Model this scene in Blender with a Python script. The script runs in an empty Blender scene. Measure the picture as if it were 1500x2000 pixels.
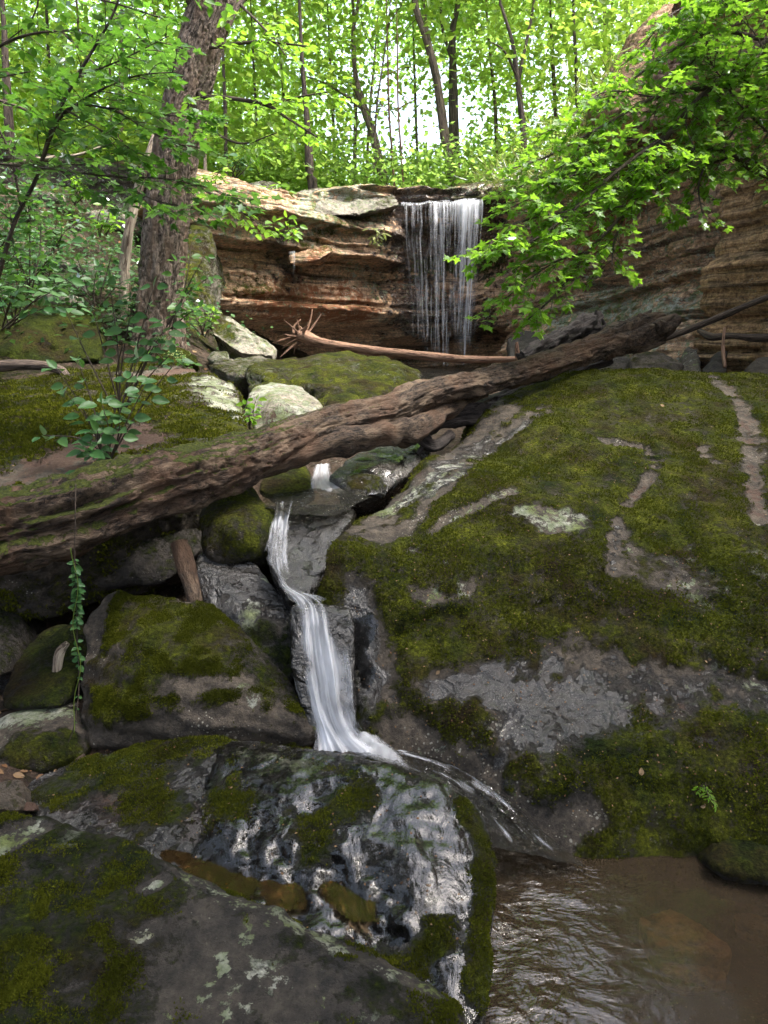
import bpy, bmesh, math, random
import numpy as np
from mathutils import Vector, Matrix
from mathutils.bvhtree import BVHTree
R = math.radians
SC = bpy.context.scene
COL = SC.collection

# ------------------------------------------------------------------ camera, sky, sun, exposure
CAM_H, PITCH, F = 1.8, R(13.5), 4.0/3.0
cam_d = bpy.data.cameras.new('camera'); cam = bpy.data.objects.new('camera', cam_d); COL.objects.link(cam)
cam_d.sensor_fit = 'VERTICAL'; cam_d.sensor_height = 36; cam_d.sensor_width = 27; cam_d.lens = 24
cam_d.clip_start = 0.05; cam_d.clip_end = 600
cam.location = (0, 0, CAM_H); cam.rotation_euler = (R(90)-PITCH, 0, 0)
SC.camera = cam
SUN_EL, SUN_AZ = R(64), R(98)           # azimuth measured from +Y towards +X
world = bpy.data.worlds.new("World"); SC.world = world; world.use_nodes = True
wn, wl = world.node_tree.nodes, world.node_tree.links
sky = wn.new('ShaderNodeTexSky'); sky.sky_type = 'NISHITA'; sky.sun_disc = False
sky.sun_elevation = SUN_EL; sky.sun_rotation = SUN_AZ; sky.dust_density = 5.0; sky.air_density = 1.0
bgn = wn['Background']; bgn.inputs['Strength'].default_value = 0.15
hz = wn.new('ShaderNodeHueSaturation'); hz.inputs['Saturation'].default_value = .7; hz.inputs['Value'].default_value = 1.9
wl.new(sky.outputs[0], hz.inputs['Color']); wl.new(hz.outputs[0], bgn.inputs[0])
sl = bpy.data.lights.new('sun', 'SUN'); sl.energy = 3.4; sl.angle = R(18); sl.color = (1, 0.95, 0.86)
so = bpy.data.objects.new('sun', sl); COL.objects.link(so)
sdir = Vector((math.sin(SUN_AZ)*math.cos(SUN_EL), math.cos(SUN_AZ)*math.cos(SUN_EL), math.sin(SUN_EL)))
so.rotation_euler = (-sdir).to_track_quat('-Z', 'Y').to_euler()
SC.view_settings.view_transform = 'Standard'; SC.view_settings.look = 'None'
SC.view_settings.exposure = 1.7; SC.view_settings.gamma = 1.0
SC.view_settings.use_curve_mapping = False
SC.cycles.max_bounces = 8; SC.cycles.transparent_max_bounces = 24
SC.cycles.diffuse_bounces = 4; SC.cycles.glossy_bounces = 3; SC.cycles.transmission_bounces = 4
SC.cycles.sample_clamp_indirect = 4; SC.cycles.use_denoising = True
random.seed(5); RNG = np.random.default_rng(5)

# ------------------------------------------------------------------ helpers
CT, ST = math.cos(PITCH), math.sin(PITCH)
def P(px, py, d):
    """a point of the place, seen at (px,py) of the 1500x2000 photo, d metres away along the ground"""
    x = (px-750)/1000/F; y = (1000-py)/1000/F
    s = d/(CT + y*ST)
    return np.array([x*s, d, CAM_H + s*(y*CT - ST)])
def ray(px, py):
    x = (px-750)/1000/F; y = (1000-py)/1000/F
    return Vector((x, CT + y*ST, y*CT - ST)).normalized()
def PZ(px, py, z):
    """the point seen at (px,py) that lies at height z"""
    r = ray(px, py); t = (z-CAM_H)/r.z
    return np.array([r.x*t, r.y*t, z])

def _h(ix, iy, iz, seed):
    n = (ix*73856093) ^ (iy*19349663) ^ (iz*83492791) ^ (seed*2654435761)
    n = (n ^ (n >> 13))*1274126177 & 0x7fffffff
    n = (n ^ (n >> 16))*2246822519 & 0x7fffffff
    return (n & 0xffff)/65535.0*2-1
def vnoise(p, seed=0):
    p = np.asarray(p, float); i = np.floor(p).astype(np.int64); f = p-i
    u = f*f*f*(f*(f*6-15)+10)
    out = 0
    for dx in (0, 1):
        wx = u[:, 0] if dx else 1-u[:, 0]
        for dy in (0, 1):
            wy = u[:, 1] if dy else 1-u[:, 1]
            for dz in (0, 1):
                wz = u[:, 2] if dz else 1-u[:, 2]
                out = out + wx*wy*wz*_h(i[:, 0]+dx, i[:, 1]+dy, i[:, 2]+dz, seed)
    return out
def fbm(p, octv=4, seed=0, gain=0.5, lac=2.07):
    a, s, t = 1.0, 0, 0
    for o in range(octv):
        s = s + a*vnoise(p, seed+o*17); t += a; p = p*lac + 13.7; a *= gain
    return s/t
def sstep(a, b, x):
    t = np.clip((x-a)/(b-a), 0, 1); return t*t*(3-2*t)
def tps(pts, vals, smooth=1e-4):
    pts = np.asarray(pts, float)[:, :2]; vals = np.asarray(vals, float); n = len(pts)
    def k(r): return r*r*np.log(r+1e-9)
    A = np.zeros((n+3, n+3)); dd = np.linalg.norm(pts[:, None]-pts[None], axis=2)
    A[:n, :n] = k(dd) + np.eye(n)*smooth; A[:n, n] = 1; A[:n, n+1:] = pts; A[n, :n] = 1; A[n+1:, :n] = pts.T
    w = np.linalg.solve(A, np.concatenate([vals, [0, 0, 0]]))
    def f(q):
        q = np.asarray(q, float)[:, :2]; o = np.empty(len(q))
        for s in range(0, len(q), 20000):
            c = q[s:s+20000]; r = np.linalg.norm(c[:, None]-pts[None], axis=2)
            o[s:s+20000] = k(r)@w[:n] + w[n] + c@w[n+1:]
        return o
    return f
def poly_sd(q, poly):
    """signed distance in plan to a polygon, positive inside"""
    poly = np.asarray(poly, float)[:, :2]; q = q[:, :2]; n = len(poly)
    d = np.full(len(q), 1e9); ins = np.zeros(len(q), bool)
    for i in range(n):
        a, b = poly[i], poly[(i+1) % n]; e = b-a; w = q-a
        t = np.clip((w@e)/(e@e), 0, 1); d = np.minimum(d, np.linalg.norm(w-t[:, None]*e, axis=1))
        c = ((a[1] > q[:, 1]) != (b[1] > q[:, 1]))
        xx = a[0] + (q[:, 1]-a[1])*(b[0]-a[0])/((b[1]-a[1]) if abs(b[1]-a[1]) > 1e-12 else 1e-12)
        ins ^= c & (q[:, 0] < xx)
    return np.where(ins, d, -d)
def spline(pts, n):
    """Catmull-Rom through rows of numbers, n samples, evenly spaced by chord"""
    pts = np.asarray(pts, float)
    if len(pts) == 2: return pts[0] + np.linspace(0, 1, n)[:, None]*(pts[1]-pts[0])
    q = np.vstack([2*pts[0]-pts[1], pts, 2*pts[-1]-pts[-2]])
    L = np.concatenate([[0], np.cumsum(np.linalg.norm(np.diff(pts[:, :3], axis=0), axis=1))]); L /= L[-1]
    t = np.linspace(0, 1, n); k = np.clip(np.searchsorted(L, t, side='right')-1, 0, len(pts)-2)
    u = ((t-L[k])/(L[k+1]-L[k]+1e-12))[:, None]
    a, b, c, d = q[k], q[k+1], q[k+2], q[k+3]
    return 0.5*((2*b)+(c-a)*u+(2*a-5*b+4*c-d)*u*u+(-a+3*b-3*c+d)*u**3)

def tag(o, label=None, cat=None, group=None, kind=None):
    if label: o['label'] = label
    if cat: o['category'] = cat
    if group: o['group'] = group
    if kind: o['kind'] = kind
    return o
def mesh(name, V, Fc, mat=None, attrs=None, uv=None, smooth=True, extra=None):
    me = bpy.data.meshes.new(name); V = np.asarray(V, float); Fc = np.asarray(Fc, np.int32)
    k = Fc.shape[1]; me.vertices.add(len(V)); me.vertices.foreach_set('co', V.ravel())
    fl = Fc.ravel(); tot = np.full(len(Fc), k, np.int32)
    if extra is not None and len(extra):
        extra = np.asarray(extra, np.int32); fl = np.concatenate([fl, extra.ravel()])
        tot = np.concatenate([tot, np.full(len(extra), extra.shape[1], np.int32)])
    me.loops.add(len(fl)); me.loops.foreach_set('vertex_index', fl)
    me.polygons.add(len(tot))
    me.polygons.foreach_set('loop_start', np.concatenate([[0], np.cumsum(tot)[:-1]]).astype(np.int32))
    me.polygons.foreach_set('loop_total', tot)
    me.update(calc_edges=True); me.validate()
    if smooth: me.polygons.foreach_set('use_smooth', np.ones(len(me.polygons), bool))
    for n, a in (attrs or {}).items():
        a = np.asarray(a, np.float32)
        if a.ndim == 2: at = me.attributes.new(n, 'FLOAT_VECTOR', 'POINT'); at.data.foreach_set('vector', a.ravel())
        else: at = me.attributes.new(n, 'FLOAT', 'POINT'); at.data.foreach_set('value', a)
    if uv is not None:
        l = me.uv_layers.new(name='uv'); vi = np.empty(len(me.loops), np.int32); me.loops.foreach_get('vertex_index', vi)
        l.data.foreach_set('uv', np.asarray(uv, np.float32)[vi].ravel())
    if mat: me.materials.append(mat)
    return me
def ROOTLOC(r): return np.array(r['_loc']) if r is not None else np.zeros(3)
LOC = {}
def obj(name, V, Fc, mat, parent=None, origin=None, **kw):
    """link one mesh object; V are world coordinates"""
    V = np.asarray(V, float)
    if parent is not None:
        base = LOC[parent.name]
        o = bpy.data.objects.new(name, mesh(name, V-base, Fc, mat, **kw)); COL.objects.link(o); o.parent = parent
        LOC[o.name] = base
    else:
        base = np.array(origin if origin is not None else [V[:, 0].mean(), V[:, 1].mean(), V[:, 2].min()])
        o = bpy.data.objects.new(name, mesh(name, V-base, Fc, mat, **kw)); COL.objects.link(o); o.location = base
        LOC[o.name] = base
    return o
def empty(name, loc, label, cat, group=None):
    o = bpy.data.objects.new(name, None); COL.objects.link(o); o.location = loc; o.empty_display_size = .1
    LOC[o.name] = np.array(loc, float); return tag(o, label, cat, group)
def grid_faces(nu, nv, wrap=False):
    """vertex index = v*nu+u"""
    u = np.arange(nu if wrap else nu-1); v = np.arange(nv-1); U, W = np.meshgrid(u, v); U, W = U.ravel(), W.ravel()
    U2 = (U+1) % nu
    return np.stack([W*nu+U, W*nu+U2, (W+1)*nu+U2, (W+1)*nu+U], 1)
def tube(path, rad, seg=10, rough=0.0, freq=6, seed=0, ridges=0, flat=1.0):
    """tapered tube along a polyline with capped ends"""
    path = np.asarray(path, float); n = len(path); rad = np.asarray(rad, float)*np.ones(n)
    T = np.gradient(path, axis=0); T /= np.linalg.norm(T, axis=1)[:, None]+1e-9
    ref = np.array([0, 0, 1.0]) if abs(T[:, 2]).mean() < .8 else np.array([0, 1.0, 0])
    A = np.cross(T, ref); A /= np.linalg.norm(A, axis=1)[:, None]+1e-9; B = np.cross(T, A)
    th = np.linspace(0, 2*math.pi, seg, endpoint=False)
    r = np.repeat(rad[:, None], seg, 1)
    if ridges:
        s = np.arange(n)[:, None]*.15
        r = r*(1+ridges*np.sin(th*5+s+seed)+ridges*.6*np.sin(th*9-s*1.7+seed*2))
    V = path[:, None]+r[..., None]*(np.cos(th)[None, :, None]*A[:, None]+flat*np.sin(th)[None, :, None]*B[:, None])
    V = V.reshape(-1, 3)
    if rough:
        N = V-np.repeat(path, seg, 0); N /= np.linalg.norm(N, axis=1)[:, None]+1e-9
        V = V + N*(fbm(V*freq, 4, seed)*rough*np.repeat(rad, seg))[:, None]
    Fq = grid_faces(seg, n, True)
    c0, c1 = len(V), len(V)+1
    V = np.vstack([V, path[0], path[-1]])
    i = np.arange(seg); j = (i+1) % seg
    tri = np.vstack([np.stack([i*0+c0, j, i], 1), np.stack([i*0+c1, (n-1)*seg+i, (n-1)*seg+j], 1)])
    s_ = np.concatenate([[0], np.cumsum(np.linalg.norm(np.diff(path, axis=0), axis=1))])+seed*3.7
    BK = np.stack([r*np.cos(th), r*np.sin(th), np.repeat(s_[:, None], seg, 1)], 2).reshape(-1, 3)
    BK = np.vstack([BK, [0, 0, s_[0]], [0, 0, s_[-1]]])
    return V, Fq, tri, BK
def join(parts):
    V, Q, T, B, o = [], [], [], [], 0
    for v, q, t, b in parts:
        V.append(v); Q.append(q+o); T.append(t+o); B.append(b); o += len(v)
    return np.vstack(V), np.vstack(Q), np.vstack(T), np.vstack(B)
def tube_obj(name, parts, mat, parent=None, moss=None, **kw):
    V, Q, T, B = join(parts); at = {'bk': B}
    if moss is not None:
        Nn = normals(V, Q); at['moss'] = moss(V, Nn)
    return obj(name, V, Q, mat, parent, extra=T, attrs=at, **kw)
def PR(px, py, d, hw):
    p = P(px, py, d); return [*p, hw/1000/F*(p[1]*CT-(p[2]-CAM_H)*ST)]

# ------------------------------------------------------------------ materials
class NT:
    def __init__(s, name):
        s.m = bpy.data.materials.new(name); s.m.use_nodes = True; s.t = s.m.node_tree; s.n = s.t.nodes; s.l = s.t.links
        s.bsdf = s.n['Principled BSDF']; s.out = s.n['Material Output']
        s.tc = s.n.new('ShaderNodeTexCoord')
    def set(s, inp, v):
        if hasattr(v, 'is_output') or isinstance(v, bpy.types.NodeSocket): s.l.new(v, inp)
        else: inp.default_value = v if not (isinstance(v, tuple) and len(v) == 3 and len(inp.default_value) == 4) else (*v, 1)
    def noise(s, scale, detail=4, rough=.55, vec=None, dist=0, dims=None):
        n = s.n.new('ShaderNodeTexNoise'); n.inputs['Scale'].default_value = scale; n.inputs['Detail'].default_value = detail
        n.inputs['Roughness'].default_value = rough; n.inputs['Distortion'].default_value = dist
        s.l.new(vec if vec else s.tc.outputs['Object'], n.inputs['Vector']); return n.outputs['Fac']
    def map(s, scale, vec=None, rot=(0, 0, 0)):
        m = s.n.new('ShaderNodeMapping'); m.inputs['Scale'].default_value = scale; m.inputs['Rotation'].default_value = rot
        s.l.new(vec if vec else s.tc.outputs['Object'], m.inputs[0]); return m.outputs[0]
    def math(s, op, a, b=0.0, c=None, clamp=False):
        n = s.n.new('ShaderNodeMath'); n.operation = op; n.use_clamp = clamp
        s.set(n.inputs[0], a); s.set(n.inputs[1], b)
        if c is not None: s.set(n.inputs[2], c)
        return n.outputs[0]
    def mix(s, f, a, b, mode='MIX'):
        n = s.n.new('ShaderNodeMix'); n.data_type = 'RGBA'; n.blend_type = mode
        s.set(n.inputs[0], f); s.set(n.inputs[6], a); s.set(n.inputs[7], b); return n.outputs[2]
    def mixf(s, f, a, b):
        n = s.n.new('ShaderNodeMix'); n.data_type = 'FLOAT'; s.set(n.inputs[0], f); s.set(n.inputs[2], a); s.set(n.inputs[3], b); return n.outputs[0]
    def brk(s):
        if not hasattr(s, '_b'): s._b = s.noise(38, 6, .72)
        return s._b
    def ramp(s, f, stops):
        n = s.n.new('ShaderNodeValToRGB'); e = n.color_ramp.elements
        while len(e) < len(stops): e.new(.5)
        for k, (p, c) in enumerate(stops): e[k].position = p; e[k].color = (*c, 1) if len(c) == 3 else c
        s.l.new(f, n.inputs[0]); return n.outputs[0]
    def attr(s, name):
        n = s.n.new('ShaderNodeAttribute'); n.attribute_name = name; return n.outputs['Fac']
    def bump(s, h, dist=.01, strength=1.0, nrm=None):
        n = s.n.new('ShaderNodeBump'); n.inputs['Distance'].default_value = dist; n.inputs['Strength'].default_value = strength
        s.l.new(h, n.inputs['Height'])
        if nrm: s.l.new(nrm, n.inputs['Normal'])
        return n.outputs[0]
    def mask(s, a, n, k=7.0):
        """patchy cover: a is how much of the surface is covered, n a noise that breaks it up"""
        n = s.math('ADD', s.math('MULTIPLY', n, 1.5), s.math('MULTIPLY_ADD', s.brk(), 1.1, -.80)); t = s.math('ADD', a, n); t = s.math('SUBTRACT', t, 1.0); return s.math('MULTIPLY', t, k, clamp=True)

def rock_material(name, colA, colB, colC=(.018, .016, .014), soil=(.085, .05, .036), strata=0.0, lcs=1.0, speck=.25, mossA=(.080, .088, .008), mossB=(.010, .017, .003), bs=1.0):
    N = NT(name)
    big = N.noise(1.7, 6, .6); mid = N.noise(9, 8, .65); fine = N.noise(55, 6, .7); vf = N.noise(230, 3, .6)
    col = N.mix(N.ramp(big, [(.35, (0,)*3), (.62, (1,)*3)]), colA, colB)
    col = N.mix(N.ramp(mid, [(.32, (1,)*3), (.5, (0,)*3)]), col, colC)
    col = N.mix(N.ramp(N.noise(19, 9, .75), [(.42, (0,)*3), (.62, (.8,)*3)]), col, tuple(min(1, c*2.1) for c in colA))
    col = N.mix(.75, col, N.ramp(fine, [(.25, (.35,)*3), (.7, (1.3,)*3)]), 'MULTIPLY')
    if strata:
        sv = N.map((.5, .5, 7)); sn = N.noise(1.6, 8, .6, sv, .4)
        col = N.mix(.85, col, N.ramp(sn, [(.36, (.14, .12, .11)), (.45, (.8, .72, .66)), (.53, (1.4, 1.2, 1.0)), (.66, (.5, .38, .32))]), 'MULTIPLY')
    # soil
    sm = N.mask(N.attr('soil'), N.noise(7, 6, .6), 5)
    col = N.mix(sm, col, N.mix(fine, soil, tuple(c*.45 for c in soil)))
    # wet
    wn_ = N.noise(5, 6, .6); wm = N.mask(N.attr('wet'), wn_, 5)
    col = N.mix(wm, col, N.mix(.9, col, (.16, .16, .18), 'MULTIPLY'))
    # lichen
    ln = N.noise(11, 9, .72, None, .3); lm = N.mask(N.attr('lichen'), ln, 14)
    lc = N.ramp(N.noise(6, 5, .6), [(.38, (.10, .12, .04)), (.5, (.15, .17, .11)), (.6, (.27, .27, .23)), (.7, (.16, .17, .07))])
    lc = N.mix(1.0, lc, (lcs, lcs, lcs), 'MULTIPLY')
    lc = N.mix(.7, lc, N.ramp(fine, [(.3, (.3,)*3), (.6, (1.2,)*3)]), 'MULTIPLY')
    col = N.mix(lm, col, lc)
    # crusty pale specks
    vo = N.n.new('ShaderNodeTexVoronoi'); vo.inputs['Scale'].default_value = 34 if strata else 60; N.l.new(N.tc.outputs['Object'], vo.inputs['Vector'])
    sp = N.math('MULTIPLY', N.math('LESS_THAN', N.math('ADD', vo.outputs['Distance'], N.math('MULTIPLY', fine, .5)), N.math('MULTIPLY', N.ramp(N.noise(2.3, 6, .7), [(.42, (0,)*3), (.66, (1,)*3)]), .62)), speck*2, clamp=True)
    col = N.mix(sp, col, (.42, .40, .33))
    # moss
    mn = N.noise(10, 10, .74); mm = N.mask(N.attr('moss'), mn, 3.6)
    mv = N.noise(4.5, 7, .7)
    mc = N.mix(N.ramp(mv, [(.36, (0,)*3), (.66, (1,)*3)]), mossB, mossA)
    mc = N.mix(N.ramp(N.noise(3.1, 6, .65, N.map((1, 1, 1), rot=(1, 2, 3))), [(.47, (0,)*3), (.64, (1,)*3)]), mc, (.024, .017, .007))
    mc = N.mix(.9, mc, N.ramp(N.noise(70, 6, .75), [(.32, (.12,)*3), (.52, (1,)*3), (.68, (2.3, 2.2, 1.3))]), 'MULTIPLY')
    col = N.mix(mm, col, mc)
    N.set(N.bsdf.inputs['Base Color'], col)
    dry = N.mixf(wm, .88, N.mixf(N.ramp(fine, [(.35, (0,)*3), (.65, (1,)*3)]), .12, .30))
    rg = N.mixf(lm, dry, .9); rg = N.mixf(mm, rg, 1.0)
    N.set(N.bsdf.inputs['Roughness'], rg)
    N.set(N.bsdf.inputs['Specular IOR Level'], N.mixf(mm, N.mixf(wm, .3, 1.0), .12))
    h = N.math('MULTIPLY', mid, 1.6); h = N.math('ADD', h, N.math('MULTIPLY', fine, .8)); h = N.math('ADD', h, N.math('MULTIPLY', vf, .22))
    wv = N.noise(11, 4, .55, None, .6); h = N.math('ADD', N.math('MULTIPLY', h, N.mixf(wm, 1.0, .75)), N.math('MULTIPLY', wm, N.math('MULTIPLY', wv, 3.5)))
    h = N.math('ADD', h, N.math('MULTIPLY', lm, .15))
    mh = N.math('ADD', N.math('MULTIPLY', N.noise(75, 5, .7), 1.4), N.math('MULTIPLY', N.noise(28, 4, .6), 1.5))
    h = N.math('ADD', h, N.math('MULTIPLY', mm, mh))
    if strata: h = N.math('ADD', h, N.math('MULTIPLY', sn, 5.0))
    N.set(N.bsdf.inputs['Normal'], N.bump(h, .016*bs))
    return N.m
M = {}
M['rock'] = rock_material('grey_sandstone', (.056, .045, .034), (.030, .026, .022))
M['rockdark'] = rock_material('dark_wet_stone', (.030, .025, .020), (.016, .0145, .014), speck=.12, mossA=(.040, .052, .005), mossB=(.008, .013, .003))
M['rockpale'] = rock_material('pale_lichened_stone', (.17, .15, .12), (.10, .092, .08))
M['cliff'] = rock_material('layered_cliff_sandstone', (.46, .35, .25), (.30, .19, .13), (.05, .036, .028), soil=(.36, .15, .07), lcs=1.9, speck=.5, mossA=(.12, .14, .02), mossB=(.04, .055, .01), strata=1, bs=2.4)
M['tancliff'] = rock_material('tan_cliff_sandstone', (.30, .21, .12), (.20, .14, .08), (.07, .045, .03), soil=(.17, .09, .045), strata=1, bs=2.2)
M['ground'] = rock_material('leafy_soil', (.065, .042, .027), (.04, .027, .018), (.02, .014, .01), bs=2.5)

def bark_material(name, a, b, moss=0.0, sc=1.0, patch=None, along=.12, wear=None):
    N = NT(name); at = N.n.new('ShaderNodeAttribute'); at.attribute_name = 'bk'
    v = N.map((1, 1, along), at.outputs['Vector'])
    n1 = N.noise(34*sc, 8, .68, v, .6); n2 = N.noise(9*sc, 6, .6, v); n3 = N.noise(90*sc, 5, .7, v)
    col = N.mix(N.ramp(n1, [(.36, (0,)*3), (.6, (1,)*3)]), b, a)
    col = N.mix(.7, col, N.ramp(n3, [(.3, (.4,)*3), (.65, (1.25,)*3)]), 'MULTIPLY')
    ck = N.math('LESS_THAN', N.math('ABSOLUTE', N.math('SUBTRACT', N.noise(13*sc, 7, .62, N.map((1, 1, along*.55), at.outputs['Vector']), .3), .5)), .013)
    col = N.mix(N.math('MULTIPLY', ck, .85), col, tuple(c*.35 for c in b))
    if patch: col = N.mix(N.ramp(n2, [(.5, (0,)*3), (.6, (1,)*3)]), col, N.mix(n1, patch, tuple(c*.5 for c in patch)))
    if wear: col = N.mix(N.ramp(N.noise(2.4, 7, .7), [(.47, (0,)*3), (.6, (.85,)*3)]), col, N.mix(n3, wear, tuple(c*.4 for c in wear)))
    mm = N.mask(N.attr('moss'), N.noise(10, 9, .7), 7)
    mc = N.mix(N.ramp(N.noise(80, 5, .7), [(.35, (0,)*3), (.65, (1,)*3)]), (.015, .022, .004), (.085, .10, .012))
    col = N.mix(mm, col, mc)
    N.set(N.bsdf.inputs['Base Color'], col); N.set(N.bsdf.inputs['Roughness'], N.mixf(mm, .72, 1.0)); N.set(N.bsdf.inputs['Specular IOR Level'], .3)
    h = N.math('ADD', N.math('MULTIPLY', n1, 1.6), N.math('MULTIPLY', n3, .7)); h = N.math('SUBTRACT', h, N.math('MULTIPLY', ck, .5)); h = N.math('ADD', h, N.math('MULTIPLY', mm, N.noise(60, 4, .7)))
    N.set(N.bsdf.inputs['Normal'], N.bump(h, .022)); return N.m
M['oak'] = bark_material('furrowed_grey_bark', (.34, .265, .215), (.04, .026, .019), sc=1.1, along=.3, patch=(.22, .15, .11))
M['log'] = bark_material('weathered_rotting_log', (.115, .077, .053), (.016, .012, .010), patch=(.24, .17, .115), along=.33, sc=2.0, wear=(.18, .10, .06))
M['darklog'] = bark_material('dark_wet_log', (.075, .06, .055), (.02, .016, .015), along=.1)
M['palewood'] = bark_material('bare_pale_wood', (.34, .20, .13), (.16, .08, .05), along=.1)
M['snag'] = bark_material('peeling_pale_bark', (.42, .36, .28), (.14, .09, .06))
M['deadwood'] = bark_material('dark_dead_wood', (.13, .09, .065), (.03, .02, .016), along=.1, sc=1.6)
M['bark'] = bark_material('brown_tree_bark', (.30, .22, .16), (.10, .07, .055))
M['barkdark'] = bark_material('dark_tree_bark', (.17, .125, .10), (.05, .036, .03))
M['twig'] = bark_material('grey_twig_bark', (.13, .095, .07), (.05, .038, .03))

def leaf_material(name, a, b, trans, tw=.55, gloss=.08):
    N = NT(name); r = N.attr('rnd')
    col = N.mix(r, a, b); tcol = N.mix(r, trans, tuple(c*.72 for c in trans))
    d = N.n.new('ShaderNodeBsdfDiffuse'); N.set(d.inputs[0], col)
    t = N.n.new('ShaderNodeBsdfTranslucent'); N.set(t.inputs[0], tcol)
    g = N.n.new('ShaderNodeBsdfGlossy'); g.inputs['Roughness'].default_value = .38; N.set(g.inputs[0], (.9, .95, 1.0))
    m1 = N.n.new('ShaderNodeMixShader'); m1.inputs[0].default_value = tw; N.l.new(d.outputs[0], m1.inputs[1]); N.l.new(t.outputs[0], m1.inputs[2])
    fr = N.n.new('ShaderNodeFresnel'); fr.inputs[0].default_value = 1.4
    m2 = N.n.new('ShaderNodeMixShader'); N.set(m2.inputs[0], N.math('MULTIPLY', fr.outputs[0], gloss*4, clamp=True))
    N.l.new(m1.outputs[0], m2.inputs[1]); N.l.new(g.outputs[0], m2.inputs[2]); N.l.new(m2.outputs[0], N.out.inputs[0]); return N.m
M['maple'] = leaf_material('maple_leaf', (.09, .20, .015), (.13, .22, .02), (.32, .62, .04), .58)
M['mapleL'] = leaf_material('shaded_maple_leaf', (.035, .10, .018), (.06, .13, .02), (.14, .34, .03), .5)  # darker copy of the maple leaf, with shade put into its colour
M['shrub'] = leaf_material('broad_shrub_leaf', (.035, .10, .03), (.06, .13, .035), (.09, .22, .04), .35, .1)
M['bgleaf'] = leaf_material('woodland_leaf', (.07, .13, .02), (.12, .17, .03), (.46, .72, .13), .68, .06)
M['bgleaf2'] = leaf_material('cool_woodland_leaf', (.05, .11, .03), (.09, .15, .04), (.42, .66, .14), .68, .06)
M['bgleaf3'] = leaf_material('yellow_woodland_leaf', (.10, .15, .02), (.15, .20, .03), (.58, .80, .12), .68, .06)
M['shade_canopy'] = leaf_material('shade_canopy_leaf', (.04, .06, .02), (.06, .08, .03), (.07, .10, .03), .35, .04)  # leaves out of view, darkened to block light instead of tinting it green
M['mossblade'] = leaf_material('moss_tuft', (.030, .033, .006), (.088, .096, .010), (.09, .11, .01), .3, .0)
M['grass'] = leaf_material('grass_blade', (.12, .17, .04), (.20, .20, .08), (.30, .38, .08), .5, .05)
M['dead'] = leaf_material('dead_leaf', (.22, .15, .085), (.12, .06, .03), (.2, .12, .05), .2, .04)
M['flower'] = leaf_material('greenish_blossom', (.30, .38, .12), (.40, .45, .2), (.3, .4, .1), .3, .03)

def water_white(name, dens, along=1.0, across=60, tint=(.80, .84, .92), soft=.12, edge=1.0):
    N = NT(name); v = N.map((1, along*.05, 1), N.tc.outputs['UV'])
    n = N.noise(across, 5, .65, v, .15); n2 = N.noise(across*.22, 3, .5, v)
    f = N.math('ADD', N.math('MULTIPLY', n, .6), N.math('MULTIPLY', n2, .6))
    f = N.math('ADD', N.math('MULTIPLY', N.math('SUBTRACT', f, .6), 1/soft*.35), N.attr('dens'))
    f = N.math('MULTIPLY', f, dens, clamp=True)
    d = N.n.new('ShaderNodeBsdfDiffuse'); N.set(d.inputs[0], tint)
    t = N.n.new('ShaderNodeBsdfTranslucent'); N.set(t.inputs[0], tint)
    a = N.n.new('ShaderNodeMixShader'); a.inputs[0].default_value = .35; N.l.new(d.outputs[0], a.inputs[1]); N.l.new(t.outputs[0], a.inputs[2])
    g = N.n.new('ShaderNodeBsdfGlossy'); g.inputs['Roughness'].default_value = .15
    tr = N.n.new('ShaderNodeBsdfTransparent')
    clear = N.n.new('ShaderNodeMixShader'); clear.inputs[0].default_value = .0
    N.l.new(tr.outputs[0], clear.inputs[1]); N.l.new(g.outputs[0], clear.inputs[2])
    mx = N.n.new('ShaderNodeMixShader'); N.l.new(f, mx.inputs[0]); N.l.new(clear.outputs[0], mx.inputs[1]); N.l.new(a.outputs[0], mx.inputs[2])
    N.l.new(mx.outputs[0], N.out.inputs[0])
    b = N.bump(n, .01); N.l.new(b, g.inputs['Normal']); return N.m
M['veil'] = water_white('falling_water_veil', 1.0, .5, 80, soft=.13, tint=(.92, .94, 1))
M['cascade'] = water_white('white_cascade_water', 1.1, 1.6, 26, soft=.24, tint=(.92, .94, 1))

def clear_water(name, tint, murk, murkf, scale, bump, stretch=(1, 1, 1), rough=.03, ior=1.36):
    N = NT(name); v = N.map(stretch)
    n = N.math('ADD', N.noise(scale, 4, .55, v, .8), N.math('MULTIPLY', N.noise(scale*3.1, 3, .5, v, .5), .35))
    h = N.math('MULTIPLY', n, N.attr('rip'))
    bn = N.bump(h, bump)
    tr = N.n.new('ShaderNodeBsdfTransparent'); N.set(tr.inputs[0], tint)
    d = N.n.new('ShaderNodeBsdfDiffuse'); N.set(d.inputs[0], murk)
    g = N.n.new('ShaderNodeBsdfGlossy'); g.inputs['Roughness'].default_value = rough; N.l.new(bn, g.inputs['Normal'])
    fr = N.n.new('ShaderNodeFresnel'); fr.inputs[0].default_value = ior; N.l.new(bn, fr.inputs['Normal'])
    a = N.n.new('ShaderNodeMixShader'); a.inputs[0].default_value = murkf; N.l.new(tr.outputs[0], a.inputs[1]); N.l.new(d.outputs[0], a.inputs[2])
    b = N.n.new('ShaderNodeMixShader'); N.l.new(fr.outputs[0], b.inputs[0]); N.l.new(a.outputs[0], b.inputs[1]); N.l.new(g.outputs[0], b.inputs[2])
    N.l.new(b.outputs[0], N.out.inputs[0]); return N.m
M['pool'] = clear_water('brown_pool_water', (.56, .45, .33), (.062, .045, .029), .45, 5.5, .05, (.9, 1.5, 1), .07, 1.5)
M['stream'] = clear_water('rushing_stream_water', (.6, .58, .5), (.05, .05, .045), .2, 18, .06, (1.6, .6, 1), .06)
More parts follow.
